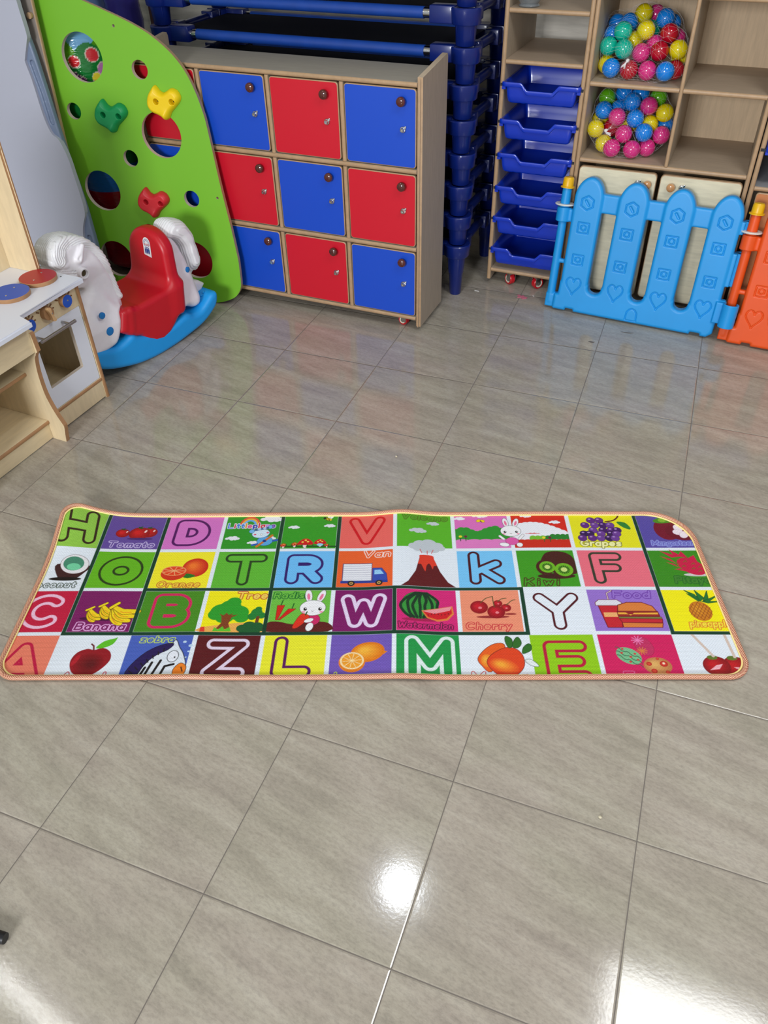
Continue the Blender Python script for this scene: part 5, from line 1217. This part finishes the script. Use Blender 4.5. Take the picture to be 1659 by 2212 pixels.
# zebra
cell(2, 3); word('zebra', .20, .825, .11, (206, 230, 60), None, .020, .007, .05, 1.15)
pol([(.12, .10), (.28, .12), (.36, .34), (.50, .58), (.66, .72), (.72, .86), (.80, .70), (.88, .56), (.96, .30), (.90, .12), (.60, .10)], (226, 234, 244), (16, 10, 24), .014, sm=4)
pol([(.12, .16), (.18, .38), (.34, .62), (.54, .76), (.70, .78), (.64, .66), (.50, .56), (.36, .38), (.28, .16)], (36, 18, 84), (12, 8, 20), .01, sm=3)
for k in range(7): strk([(.16 + k * .07, .24 + k * .075), (.22 + k * .06, .18 + k * .075)], .010, BK)
ell(.74, .52, .085, .11, (236, 240, 250), 0, BK, .012); ell(.77, .50, .014, .018, BK)
for P in ([(.40, .14), (.46, .40)], [(.50, .14), (.58, .44)], [(.62, .14), (.66, .32), (.78, .36)], [(.34, .16), (.38, .30)]): strk(P, .022, BK)
pol([(.82, .12), (.94, .12), (.97, .30), (.88, .38), (.80, .26)], (240, 130, 30), (30, 16, 20), .010, sm=4); strk([(.90, .30), (.93, .22)], .01, BK)
for u, v, r in ((.86, .82, .03), (.96, .74, .035), (.95, .62, .02), (.93, .50, .015)): ell(u, v, r, r * .8, (196, 222, 246))
# orange halves
cell(2, 1); word('Orange', .17, .07, .125, (196, 64, 40), (250, 214, 60), .020, .007, .05, 1.1)
gloss(.70, .55, .24, .24, (206, 40, 14), (248, 122, 40)); pol([(.50, .34), (.60, .40), (.74, .34), (.62, .28)], (40, 120, 30), sm=3)
ell(.37, .40, .23, .17, (214, 52, 18)); ell(.37, .47, .225, .125, (244, 150, 90)); ell(.37, .47, .20, .105, (232, 64, 22))
for k in range(9):
    a = R_(k * 40); strk([(.37, .47), (.37 + .17 * math.cos(a), .47 + .10 * math.sin(a))], .006, (248, 190, 130))
# little plane scene
cell(3, 0)
for a in range(4): pass
for k, c in enumerate(((228, 80, 60), (240, 180, 60), (110, 180, 240))): strk([U2 for U2 in [(.44 + (.16 - k * .03) * math.cos(R_(t)), .70 + (.22 - k * .045) * math.sin(R_(t))) for t in range(10, 171, 20)]], .020, c)
cloud(.82, .86, 1.0); cloud(.20, .32, .62); cloud(.84, .32, .5); cloud(.56, .20, .5)
pal = [(60, 130, 220), (220, 60, 90), (60, 130, 220), (60, 130, 220), (236, 150, 40), (226, 90, 150), (40, 60, 180), (214, 30, 50), (214, 30, 50), (210, 120, 220), (110, 60, 180), (120, 190, 90)]
u_ = .08
for ch, c in zip('Littleplane', pal): letter(ch, u_, .62, .125, WH, c, .020, .005, .95); u_ += GL[ch][0] * .125 * .95 * PX[3] / PX[2] + .034
strk([(.55, .14), (.98, .28)], .024, (40, 90, 190)); ell(.75, .25, .145, .125, (90, 170, 230), 0, (30, 60, 140), .008)
ell(.66, .46, .165, .12, (214, 236, 250), 8, (40, 80, 150), .008); ell(.50, .52, .05, .045, (120, 190, 240), 0, (40, 80, 150), .006); ell(.80, .64, .04, .05, (120, 190, 240), 0, (40, 80, 150), .006)
strk([(.57, .56), (.76, .62)], .03, (70, 100, 150)); ell(.62, .585, .035, .028, (180, 216, 240)); ell(.71, .61, .035, .028, (180, 216, 240)); ell(.565, .43, .025, .018, (224, 70, 110)); ell(.775, .48, .025, .018, (224, 70, 110)); ell(.67, .43, .016, .022, (250, 250, 250), 0, (60, 60, 80), .005)
strk([(.63, .10), (.86, .40)], .026, (206, 118, 40)); ell(.745, .25, .038, .034, (34, 50, 130))
# mushrooms and bee
cell(4, 0)
strk([(.06, .09), (.97, .09)], .02, (20, 84, 20))
for u, v, s in ((.45, .14, 1.0), (.70, .16, .8), (.27, .12, .5), (.08, .10, .45), (.82, .10, .35)):
    ell(u, v - .02, .045 * s, .07 * s, (240, 226, 220)); pol([(u - .12 * s, v), (u - .10 * s, v + .10 * s), (u, v + .17 * s), (u + .10 * s, v + .10 * s), (u + .12 * s, v)], (206, 16, 20), sm=4)
    for du, dv in ((-.05, .07), (.04, .08), (0, .12)): ell(u + du * s, v + dv * s, .022 * s, .018 * s, (250, 220, 90))
for k in range(9): pol([(.1 + k * .09, .07), (.13 + k * .09, .17), (.15 + k * .09, .07)], (26, 92, 22))
ell(.70, .14, .06, .035, (150, 214, 240))
cloud(.22, .62, .5); cloud(.84, .66, .5); cloud(.54, .97, .6)
ell(.80, .86, .07, .038, (246, 220, 30), -25, BK, .006)
for k in range(3): strk([(.775 + k * .025, .90 - k * .01), (.765 + k * .025, .83 - k * .012)], .008, BK)
ell(.735, .885, .03, .03, BK); ell(.80, .95, .03, .055, (236, 244, 250), 20); ell(.86, .92, .025, .055, (236, 244, 250), -30)
# tree
cell(3, 2); word('Tree', .49, .79, .14, (200, 66, 40), (250, 214, 90), .024, .008, .045, 1.1)
pol([(.03, .04), (.03, .12), (.15, .16), (.35, .20), (.62, .24), (.90, .20), (.97, .12), (.97, .04)], (240, 176, 84), sm=3); pol([(.03, .04), (.03, .14), (.09, .15), (.11, .04)], (228, 60, 40))
for u, v, r in ((.30, .48, .19), (.42, .58, .18), (.46, .70, .12), (.56, .46, .17), (.22, .42, .13), (.62, .36, .12), (.36, .38, .16)): ell(u, v, r * 1.05, r * .95, (42, 160, 40))
pol([(.26, .10), (.33, .24), (.31, .38), (.27, .44), (.34, .40), (.38, .46), (.42, .41), (.48, .45), (.46, .40), (.56, .42), (.47, .36), (.44, .22), (.48, .10)], (132, 64, 24)); pol([(.22, .05), (.24, .14), (.30, .09), (.36, .16), (.40, .09), (.47, .15), (.50, .05)], (96, 196, 40))
for u, v, r in ((.84, .46, .10), (.92, .40, .07), (.78, .38, .08), (.86, .54, .06)): ell(u, v, r, r, (28, 128, 50))
strk([(.86, .22), (.87, .36)], .03, (110, 60, 30))
for u, v, r in ((.66, .12, .10), (.76, .18, .11), (.88, .16, .11), (.95, .12, .08), (.70, .08, .10), (.84, .08, .12)): ell(u, v, r, r * .8, (24, 92, 44))
# rabbit with carrots
def rabbit(u, v, s, body=(214, 40, 110)):
    for du, dv, a in ((-.09, .30, 8), (.13, .29, -18)):
        ell(u + du * s, v + dv * s, .065 * s, .155 * s, (244, 244, 250), a, BK, .007); ell(u + du * s, v + (dv - .02) * s, .03 * s, .085 * s, (240, 120, 160), a)
    ell(u, v, .24 * s, .185 * s, (246, 246, 250), 0, BK, .007)
    for sx in (-1, 1):
        ell(u + sx * .125 * s, v - .03 * s, .034 * s, .038 * s, BK); ell(u + sx * .125 * s + .008, v - .015 * s, .012 * s, .014 * s, (250, 250, 250)); ell(u + sx * .15 * s, v - .10 * s, .035 * s, .022 * s, (244, 150, 180))
    strk([(u - .02 * s, v - .075 * s), (u, v - .09 * s), (u + .02 * s, v - .075 * s)], .004, (90, 60, 60))
cell(4, 2); pol([(.035, .04), (.035, .24), (.2, .26), (.42, .20), (.7, .26), (.97, .22), (.97, .04)], (96, 22, 18), sm=3)
word('Radish', .07, .79, .125, (24, 112, 40), None, .020, .008, .045, 1.05)
for P in ([(.16, .30), (.20, .62)], [(.20, .30), (.38, .54)]):
    (a, b), (c_, d_) = P; pol([(a - .012, b), (a + .012, b), (c_ + .055, d_), (c_ - .055, d_)], (214, 30, 16), (120, 16, 10), .008); strk([(c_, d_ + .01), (c_ + .02, d_ + .12)], .010, (20, 90, 30))
ell(.72, .30, .12, .12, (206, 36, 100), 0, BK, .006); rabbit(.70, .56, .92); ell(.68, .14, .06, .09, (246, 246, 250), -15, BK, .006)
pol([(.42, .14), (.50, .13), (.66, .34), (.60, .42), (.52, .40)], (226, 48, 24), (120, 16, 10), .008, sm=3); ell(.66, .28, .08, .04, (246, 246, 250), 20, BK, .006); strk([(.60, .40), (.62, .47)], .012, (20, 90, 30))
# van
cell(5, 1); word('Van', .47, .79, .15, (250, 226, 220), None, .022, .008, .055, 1.25)
rect(.12, .62, .18, .63, (60, 60, 110)); rect(.135, .61, .195, .615, (236, 238, 246))
for k in range(7): strk([(.14, .235 + k * .055), (.605, .235 + k * .055)], .004, (150, 150, 176))
pol([(.63, .14), (.63, .50), (.78, .49), (.86, .34), (.88, .14)], (52, 78, 178), (24, 30, 90), .008); pol([(.66, .34), (.66, .45), (.76, .45), (.82, .34)], (150, 206, 246)); rect(.10, .88, .13, .19, (40, 60, 150))
for u in (.28, .74): ell(u, .13, .065, .065, (36, 26, 24)); ell(u, .13, .035, .035, (196, 160, 90)); ell(u, .13, .014, .014, BK)
# lemon
cell(5, 3); gloss(.60, .60, .28, .20, (226, 120, 10), (250, 184, 60), 12); pol([(.84, .62), (.90, .60), (.84, .54)], (226, 130, 16))
ell(.37, .40, .215, .20, (232, 130, 20)); ell(.37, .43, .195, .17, (250, 224, 170)); ell(.37, .43, .165, .145, (242, 160, 40))
for k in range(10):
    a = R_(k * 36 + 8); strk([(.37, .43), (.37 + .14 * math.cos(a), .43 + .135 * math.sin(a))], .005, (252, 226, 170))
word('Lemon', .12, .045, .14, (206, 220, 60), None, .022, .007, .10, 1.1)
# volcano over two squares
cell(6, 0); word('Volcano', .12, .80, .15, (78, 116, 20), (84, 160, 30), .024, .008, .045, 1.05)
cloud(.66, .70, .55, (200, 208, 214)); cloud(.40, .48, .75, (200, 208, 214))
for du, dv, r in ((-.22, .0, .09), (-.10, .05, .13), (.04, .08, .14), (.18, .03, .11), (.24, -.03, .08), (-.02, -.06, .13), (-.14, -.05, .10), (.12, -.06, .11)): ell(.53 + du, .06 + dv, r * 1.05, r * .85, (196, 204, 212))
cell(6, 1)
for P in ([(.42, .98), (.45, .89)], [(.54, .95), (.54, .86)], [(.64, .98), (.61, .89)]): strk(P, .007, (206, 60, 60))
pol([(.10, .04), (.22, .16), (.34, .42), (.40, .72), (.42, .82), (.62, .82), (.66, .70), (.74, .42), (.86, .16), (.98, .04)], (96, 16, 20))
pol([(.41, .74), (.42, .83), (.62, .83), (.65, .73), (.69, .58), (.64, .56), (.62, .48), (.59, .58), (.56, .62), (.52, .56), (.50, .42), (.46, .52), (.43, .60), (.38, .60)], (226, 58, 36), sm=3)
# meadow with rabbit over two squares
cell(7, 0); CL[0] = (VX[7] + HG, VX[9] - HG, VY[3] + HG, .62)
for k in range(12): ell(.06 + k * .085, .44 + .06 * math.sin(k * 1.1) + (.05 if k > 7 else 0), .10, .13, (44, 150, 44))
rect(.035, .97, .05, .235, (226, 126, 196)); rect(.035, .97, .235, .40, (44, 150, 44))
for k in range(5): ell(.15 + k * .2, .235, .13, .05, (226, 126, 196))
CL[0] = (VX[8] + HG, VX[9] - HG, VY[3] + HG, .62); cell(8, 0)
for k in range(11): ell(.02 + k * .085, .36 + .24 * math.sin(.5 + k * .26), .12, .16, (240, 242, 250))
rect(.035, .93, .235, .42, (240, 242, 250)); rect(.035, .967, .04, .235, (206, 40, 20))
for k in range(8): ell(.36 + k * .085, .27 + (.06 if k > 3 else .02), .07, .08, (36, 130, 40) if k > 2 else (120, 190, 50))
for k in range(9): ell(.05 + k * .11, .225, .08, .04, (206, 40, 20))
CL[0] = None; rect(.967, 1.0, .0, 1.0, WH)
cell(7, 0); cloud(.13, .86, .5); cloud(.50, .94, .7)
for u, c in ((.12, (240, 222, 40)), (.21, (110, 20, 60))): strk([(u, .24), (u, .34)], .008, (20, 80, 20)); ell(u, .36, .032, .03, c)
ell(.46, .80, .045, .035, (246, 214, 20), 30, BK, .005); ell(.53, .79, .035, .045, (246, 214, 20), 60, BK, .005); strk([(.49, .80), (.52, .76)], .007, BK)
for P in ([(.80, .36), (.86, .28)], [(1.20, .38), (1.13, .28)]): strk(P, .030, BK); strk(P, .024, (246, 246, 250))
ell(1.0, .22, .12, .10, (226, 90, 170), 0, BK, .006); rabbit(1.0, .50, .80); ell(.86, .13, .09, .05, (246, 246, 250), -10, BK, .006); ell(1.12, .12, .055, .055, (246, 246, 250), 0, BK, .006)
cell(8, 0); cloud(.30, .92, .5); cloud(.78, .74, .5)
for u, c in ((.54, (240, 222, 40)), (.64, (110, 20, 60))): strk([(u, .20), (u, .30)], .008, (20, 80, 20)); ell(u, .31, .032, .03, c)
# watermelon
cell(6, 2); word('Watermelon', .06, .10, .115, (92, 10, 60), None, .018, .0075, .030, .98)
ell(.42, .28, .34, .04, (170, 20, 80)); ell(.38, .60, .30, .30, (52, 150, 56), 0, (16, 70, 30), .008)
for k in range(-3, 4):
    P = [(.42 + k * .03, .88), (.40 + k * .085 + (.012 if k % 2 else -.01), .72), (.39 + k * .095 - (.012 if k % 2 else -.01), .58), (.40 + k * .08, .42), (.40 + k * .05, .33)]
    strk(P, .026, (14, 54, 28), 4)
pol([(.42, .48), (.90, .60), (.92, .42), (.82, .28), (.66, .25), (.50, .32)], (232, 130, 60), sm=0); pol([(.44, .47), (.88, .58), (.89, .44), (.80, .32), (.66, .29), (.52, .34)], (212, 20, 36)); pol([(.43, .47), (.89, .59), (.86, .50), (.62, .42)], (240, 150, 160))
for k in range(7): ell(.52 + k * .052, .385 + .02 * math.sin(k) + k * .008, .009, .013, (40, 8, 12))
# cherry
cell(7, 2); word('Cherry', .10, .10, .13, (206, 46, 60), None, .020, .008, .055, 1.1)
ell(.52, .36, .28, .03, (150, 40, 40)); ell(.80, .42, .10, .02, (150, 40, 40))
for u, v, r in ((.62, .66, .075), (.74, .56, .085), (.32, .58, .145), (.58, .47, .145)): gloss(u, v, r * 1.05, r, (146, 4, 20), (206, 20, 40)); ell(u + r * .1, v - r * .1, r * .22, r * .18, (240, 130, 140))
for P in ([(.35, .68), (.44, .78), (.54, .82)], [(.55, .82), (.55, .70), (.56, .58)], [(.62, .70), (.68, .76), (.76, .78)], [(.75, .62), (.84, .72), (.90, .74)]): strk(P, .008, (84, 84, 40), 4)
# kiwi
cell(8, 1); word('Kiwi', .10, .08, .16, (74, 20, 14), None, .024, .009, .085, 1.15)
pol([(.36, .46), (.40, .66), (.50, .88), (.66, .94), (.84, .90), (.95, .76), (.96, .50), (.90, .34)], (72, 26, 14), sm=4); ell(.62, .30, .34, .07, (64, 24, 12)); ell(.46, .52, .16, .19, (72, 26, 14)); ell(.74, .46, .19, .21, (72, 26, 14))
for u, v, r in ((.50, .53, .145), (.76, .46, .165)):
    ell(u, v, r, r, (112, 184, 30)); ell(u, v, r * .62, r * .62, (80, 150, 24))
    for k in range(16): strk([(u + r * .40 * math.cos(k * .3927), v + r * .44 * math.sin(k * .3927)), (u + r * .56 * math.cos(k * .3927), v + r * .62 * math.sin(k * .3927))], .007, (26, 40, 12))
    ell(u, v, r * .34, r * .34, (206, 226, 130))
# mango
cell(7, 3); pol([(.23, .48), (.34, .66), (.50, .78), (.64, .76), (.60, .50), (.40, .22), (.28, .34)], (236, 96, 24), (110, 20, 10), .01, sm=4)
gloss(.36, .44, .10, .13, (240, 130, 30), (248, 176, 60))
pol([(.36, .42), (.46, .58), (.66, .70), (.82, .66), (.90, .50), (.88, .30), (.74, .14), (.56, .12), (.42, .26)], (226, 66, 22), (110, 20, 10), .01, sm=4); gloss(.60, .34, .24, .14, (232, 84, 26), (248, 168, 50), -20)
for P in ([(.70, .70), (.66, .84), (.68, .94), (.76, .88), (.76, .74)], [(.76, .72), (.80, .86), (.86, .92), (.90, .80), (.84, .70)], [(.90, .58), (.92, .70), (1.0, .78), (1.04, .74), (1.02, .64)]): pol(P, (44, 108, 34), (16, 50, 20), .008, sm=3)
pol([(.92, .44), (1.0, .46), (1.08, .38), (1.10, .32), (1.0, .34)], (230, 238, 240), (16, 50, 20), .008, sm=3)
word('Mango', .12, .055, .15, (206, 60, 60), None, .022, .007, .12, 1.2)
# grapes
cell(9, 0); word('Grapes', .12, .09, .145, (96, 90, 20), (246, 246, 170), .026, .006, .035, 1.05)
rg = random.Random(2)
for v, us in ((.80, (.34, .46)), (.66, (.24, .38, .50, .60)), (.52, (.34, .48, .60, .68)), (.42, (.20, .28, .44, .58, .66)), (.30, (.16, .30, .42, .54, .62))):
    for u in us:
        c = rg.choice([(96, 40, 130), (66, 20, 100), (110, 60, 150), (54, 20, 84)]); ell(u * 1.02, v + .0, .082, .082, c, 0, (40, 14, 64), .006); ell(u * 1.02 - .015, v + .035, .026, .018, (176, 140, 206))
strk([(.56, .76), (.68, .80), (.76, .90), (.78, 1.0)], .016, (92, 20, 30), 4); pol([(.72, .76), (.78, .62), (.88, .54), (.90, .60), (.84, .74)], (44, 130, 50), sm=3)
# food
cell(9, 2); word('Food', .37, .78, .15, (112, 60, 170), None, .024, .008, .05, 1.2)
MR = (120, 14, 24)
pol([(.20, .12), (.14, .62), (.42, .62), (.38, .12)], (200, 30, 44), MR, .016); rect(.185, .40, .34, .44, (240, 176, 110)); pol([(.11, .60), (.11, .66), (.16, .72), (.40, .72), (.45, .66), (.45, .60)], (226, 226, 236), MR, .012); strk([(.29, .74), (.29, .88), (.36, .94)], .014, MR); strk([(.29, .74), (.29, .88), (.36, .94)], .006, (230, 220, 220))
pol([(.38, .46), (.40, .60), (.52, .66), (.72, .66), (.84, .58), (.88, .46)], (222, 128, 56), MR, .016, sm=0); pol([(.37, .36), (.37, .46), (.89, .46), (.90, .36)], (150, 30, 30), MR, .014); pol([(.37, .44), (.47, .44), (.53, .37), (.58, .43), (.89, .44), (.89, .40), (.37, .40)], (242, 180, 60)); pol([(.37, .34), (.37, .31), (.92, .30), (.92, .34)], (120, 130, 60), MR, .008)
pol([(.40, .22), (.38, .30), (.92, .29), (.91, .22)], (200, 34, 50), MR, .014); pol([(.40, .12), (.40, .21), (.91, .20), (.89, .12)], (222, 128, 56), MR, .014, sm=0)
# painted eggs
cell(9, 3)
ell(.58, .72, .14, .20, (196, 44, 96), 20, (160, 20, 70), .006)
for k in range(10): strk([(.52, .84), (.52 + .075 * math.cos(k * .63), .84 + .09 * math.sin(k * .63))], .007, (244, 130, 190)); strk([(.54, .62), (.54 + .065 * math.cos(k * .63), .62 + .075 * math.sin(k * .63))], .007, (220, 130, 60))
ell(.36, .52, .21, .155, (120, 190, 140), -32)
for q in (-.10, .0, .10): strk([(.22 + k * .035, .62 - k * .03 + q * .8 + .02 * math.sin(k * 2)) for k in range(9)], .007, (54, 90, 70), 3)
for u, v in ((.28, .58), (.38, .50), (.36, .40), (.46, .44), (.30, .66), (.44, .56)): ell(u, v, .022, .018, (206, 50, 50))
gloss(.68, .32, .225, .17, (190, 120, 70), (226, 176, 100))
for u, v, r in ((.76, .36, .065), (.58, .36, .045), (.62, .22, .05), (.78, .20, .035), (.70, .46, .025)): ell(u, v, r, r * .9, (190, 40, 30)); ell(u, v, r * .6, r * .5, (220, 70, 50))
ell(.76, .37, .02, .02, (250, 230, 200)); word('Egg', .24, .055, .14, (240, 110, 170), None, .024, .007, .10, 1.3)
# mangosteen
cell(10, 0); word('Mangosteen', .14, .11, .115, (150, 160, 230), (110, 110, 196), .020, .007, .018, .88)
ell(.42, .54, .24, .29, (120, 10, 40)); ell(.62, .46, .30, .22, (110, 8, 36), -8)
pol([(.26, .78), (.34, .86), (.46, .90), (.64, .84), (.60, .76), (.44, .72), (.32, .72)], (74, 140, 30), sm=3); ell(.40, .80, .075, .055, (130, 180, 50))
for k in range(6): ell(.66 + .095 * math.cos(k * 1.05 + .3), .50 + .11 * math.sin(k * 1.05 + .3), .095, .075, (244, 232, 242), k * 60, (206, 170, 200), .006)
# pitaya
cell(10, 1); word('Pitaya', .28, .14, .15, (24, 100, 30), (60, 130, 40), .026, .006, .030, 1.0)
ell(.62, .34, .26, .04, (210, 206, 206)); ell(.57, .55, .27, .185, (206, 20, 70), -38)
for tp in ([(.34, .78), (.20, .96), (.46, .80)], [(.38, .82), (.34, 1.0), (.52, .78)], [(.32, .74), (.18, .82), (.38, .62)], [(.44, .82), (.50, .95), (.58, .74)], [(.34, .62), (.24, .66), (.40, .52)], [(.56, .76), (.66, .84), (.68, .66)], [(.40, .50), (.32, .48), (.48, .42)]): pol(tp, (206, 20, 70))
for u, v in ((.40, .72), (.50, .66), (.60, .60), (.46, .54), (.58, .48), (.68, .52), (.38, .60), (.66, .42), (.54, .76)): strk([(u - .02, v), (u + .02, v + .04), (u + .03, v)], .007, (116, 96, 30))
# pineapple
cell(10, 2); word('pineapple', .26, .14, .13, (226, 110, 40), (250, 230, 60), .020, .0065, .020, .90)
gloss(.46, .48, .19, .22, (206, 124, 20), (226, 150, 36))
for k in range(-5, 6):
    for sg_ in (-1, 1):
        seg = [(.46 + k * .05 + sg_ * t * .10, .48 + t * .20) for t in (-1, -.8, -.6, -.4, -.2, 0, .2, .4, .6, .8, 1)]
        seg = [p for p in seg if ((p[0] - .46) / .155) ** 2 + ((p[1] - .48) / .205) ** 2 < 1]
        if len(seg) > 1: strk(seg, .005, (150, 72, 16))
for P in ([(.48, .70), (.36, .88), (.52, .80)], [(.50, .70), (.48, .96), (.57, .78)], [(.54, .70), (.64, .94), (.62, .74)], [(.54, .70), (.76, .84), (.62, .70)], [(.52, .70), (.78, .70), (.60, .66)], [(.50, .72), (.34, .96), (.46, .86)]): pol(P, (28, 118, 44), (12, 60, 30), .008)
# toffee apples
cell(10, 3)
for u, v, r, su, sv in ((.64, .30, .21, -.24, .66), (.40, .32, .20, -.14, .62)):
    gloss(u, v, r * 1.1, r, (140, 4, 16), (196, 16, 28)); ell(u - .02, v + r * .86, .085, .045, (96, 120, 40))
strk([(.22, 1.0), (.40, .52)], .024, (216, 196, 184)); strk([(.64, 1.0), (.66, .50)], .024, (216, 196, 184)); pol([(.30, .24), (.40, .34), (.48, .36), (.42, .26)], (244, 180, 190)); pol([(.60, .30), (.66, .24), (.80, .20), (.70, .30)], (244, 180, 190))
bars()
# ---- height of the lying mat: a lifted corner at the back left, a soft fold in the middle, slight waves
def mat_z(x, y):
    z = 0.0042 + 0.050 * np.exp(-((x + 0.06) ** 2 / 0.012 + (y - 0.615) ** 2 / 0.020))
    z = z + 0.013 * np.exp(-((x - 0.975) / 0.075) ** 2) * (0.35 + 0.65 * np.clip(y / .6, 0, 1))
    z = z + 0.0016 * (1 + np.sin(x * 9.0 + y * 3)) * np.clip(1 - np.abs(y - .3) * 1.2, 0, 1) + 0.004 * np.exp(-((x - 0.42) / .09) ** 2) * (1 - np.clip(y / .6, 0, 1))
    return z
def mat_outline(ins=0.0, n=14):
    o = []
    x0, x1, y0, y1 = -0.050 + ins, 1.8435 - ins, 0.000 + ins, 0.609 - ins
    for cx_, cy_, r, a in ((x1 - .055, y0 + .055, .055, -90), (x1 - .125, y1 - .125, .125, 0), (x0 + .045, y1 - .045, .045, 90), (x0 + .055, y0 + .055, .055, 180)):
        for i in range(n + 1):
            t = R_(a + 90 * i / n); o.append((cx_ + r * math.cos(t), cy_ + r * math.sin(t)))
    return o
MA = R_(19.646); MO = (-0.320, 0.294)
pm = thing('play_mat', 'long colourful alphabet play mat with twisted rope edging lying on the tiles', 'play mat', (MO[0], MO[1], 0.0), (0, 0, MA))
sd = d_poly(MX, MY, mat_outline(0.0)); keep = sd < -0.002
qk = keep[:-1, :-1] & keep[1:, :-1] & keep[1:, 1:] & keep[:-1, 1:]
nxm, nym = MX.shape; ids = np.arange(nxm * nym).reshape(nxm, nym)
Q = np.stack([ids[:-1, :-1][qk], ids[1:, :-1][qk], ids[1:, 1:][qk], ids[:-1, 1:][qk]], 1)
used = np.unique(Q); remap = np.full(nxm * nym, -1, np.int64); remap[used] = np.arange(len(used))
co = np.stack([MX.ravel()[used], MY.ravel()[used], mat_z(MX, MY).ravel()[used]], 1)
me = np_mesh('printed_top', co, remap[Q])
ca = me.attributes.new('print', 'FLOAT_COLOR', 'POINT'); cc = np.ones((len(used), 4), np.float32); cc[:, :3] = CV.reshape(-1, 3)[used]; ca.data.foreach_set('color', cc.ravel())
pm_m = bpy.data.materials.new('printed mat surface'); pm_m.use_nodes = True; nt = pm_m.node_tree; b = nt.nodes['Principled BSDF']; b.inputs['Roughness'].default_value = 0.42; b.inputs['Specular IOR Level'].default_value = 0.4
at = N(nt, 'ShaderNodeAttribute'); at.attribute_name = 'print'; nt.links.new(at.outputs['Color'], b.inputs['Base Color'])
tcn = N(nt, 'ShaderNodeTexCoord'); br = N(nt, 'ShaderNodeTexBrick', Scale=1.0); nt.links.new(tcn.outputs['Object'], br.inputs['Vector'])
br.inputs['Brick Width'].default_value = .0075; br.inputs['Row Height'].default_value = .0042; br.inputs['Mortar Size'].default_value = .0007; br.inputs['Mortar Smooth'].default_value = .6
bp = N(nt, 'ShaderNodeBump', Strength=0.9, Distance=0.0012); bp.invert = True; nt.links.new(br.outputs['Fac'], bp.inputs['Height']); nt.links.new(bp.outputs[0], b.inputs['Normal'])
link('printed_top', me, pm_m, pm, True)
# foam body under the print
bm = bmesh.new(); ol = mat_outline(0.004, 10); dense = []
for i in range(len(ol)):
    a = ol[i]; b_ = ol[(i + 1) % len(ol)]; k = max(1, int(math.dist(a, b_) / .02))
    for s in range(k): dense.append((a[0] + (b_[0] - a[0]) * s / k, a[1] + (b_[1] - a[1]) * s / k))
T_ = [bm.verts.new((x, y, float(mat_z(x, y)) - .0004)) for x, y in dense]; Bt = [bm.verts.new((x, y, max(.0004, float(mat_z(x, y)) - .004))) for x, y in dense]
for i in range(len(dense)):
    j = (i + 1) % len(dense); bm.faces.new([T_[i], T_[j], Bt[j], Bt[i]])
fin('foam_base', bm, mat('white foam', (226, 224, 220), .7), pm, False)
# twisted rope edging: tube with helical stripes
pts = []
for x, y in mat_outline(-0.001, 24): pts.append((x, y))
dense = []
for i in range(len(pts)):
    a = pts[i]; b_ = pts[(i + 1) % len(pts)]; k = max(1, int(round(math.dist(a, b_) / .0013)))
    for s in range(k): dense.append((a[0] + (b_[0] - a[0]) * s / k, a[1] + (b_[1] - a[1]) * s / k))
dense = np.array(dense); nn = len(dense); zc = mat_z(dense[:, 0], dense[:, 1]) + .0016
nx_ = np.roll(dense, -1, 0) - np.roll(dense, 1, 0); nx_ /= np.linalg.norm(nx_, axis=1)[:, None]; out_ = np.stack([nx_[:, 1], -nx_[:, 0]], 1)
sl_ = np.concatenate([[0], np.cumsum(np.linalg.norm(np.diff(dense, axis=0), axis=1))])
K = 48; th = np.linspace(0, 2 * np.pi, K, endpoint=False)
turn = 2 * np.pi * 3; 
ph = (sl_[:, None] / 0.0118 + 4 * th[None] / (2 * np.pi)) % 1.0
strand = np.abs(((ph * 2) % 1.0) - .5) * 2
rr_ = 0.0062 + 0.0007 * np.sin(np.pi * (1 - strand))
px = dense[:, None, 0] + out_[:, None, 0] * np.cos(th)[None] * rr_; py = dense[:, None, 1] + out_[:, None, 1] * np.cos(th)[None] * rr_; pz = np.maximum(zc[:, None] + np.sin(th)[None] * rr_ * .9 + .001, .0004)
co = np.stack([px, py, pz], -1).reshape(-1, 3); i_, k_ = np.meshgrid(np.arange(nn), np.arange(K), indexing='ij'); i2 = (i_ + 1) % nn; k2 = (k_ + 1) % K
Q = np.stack([i_ * K + k_, i2 * K + k_, i2 * K + k2, i_ * K + k2], -1).reshape(-1, 4)
me = np_mesh('rope_edging', co, Q); ca = me.attributes.new('print', 'FLOAT_COLOR', 'POINT')
cw = np.array(lin((240, 200, 160)), np.float32); cr_ = np.array(lin((152, 30, 38)), np.float32); f_ = (np.abs(((ph * 2) % 1.0) - .5) < .25).astype(np.float32)[..., None]
cc = np.ones((nn, K, 4), np.float32); cc[..., :3] = cw * (1 - f_) + cr_ * f_; ca.data.foreach_set('color', cc.reshape(-1, 4).ravel())
rm = bpy.data.materials.new('twisted satin rope'); rm.use_nodes = True; nt = rm.node_tree; b = nt.nodes['Principled BSDF']; b.inputs['Roughness'].default_value = .4
at = N(nt, 'ShaderNodeAttribute'); at.attribute_name = 'print'; nt.links.new(at.outputs['Color'], b.inputs['Base Color'])
link('rope_edging', me, rm, pm, True)
bm = bmesh.new(); q = mat_outline(.0058, 24); dd = []
for i in range(len(q)):
    a = q[i]; b_ = q[(i + 1) % len(q)]; k = max(1, int(round(math.dist(a, b_) / .01)))
    for s in range(k): dd.append((a[0] + (b_[0] - a[0]) * s / k, a[1] + (b_[1] - a[1]) * s / k))
tube(bm, [(x, y, float(mat_z(x, y)) + + .0018) for x, y in dd], .0026, 6, closed=True); fin('yellow_seam', bm, mat('yellow seam tape', (252, 228, 150), .5), pm, True, 80)
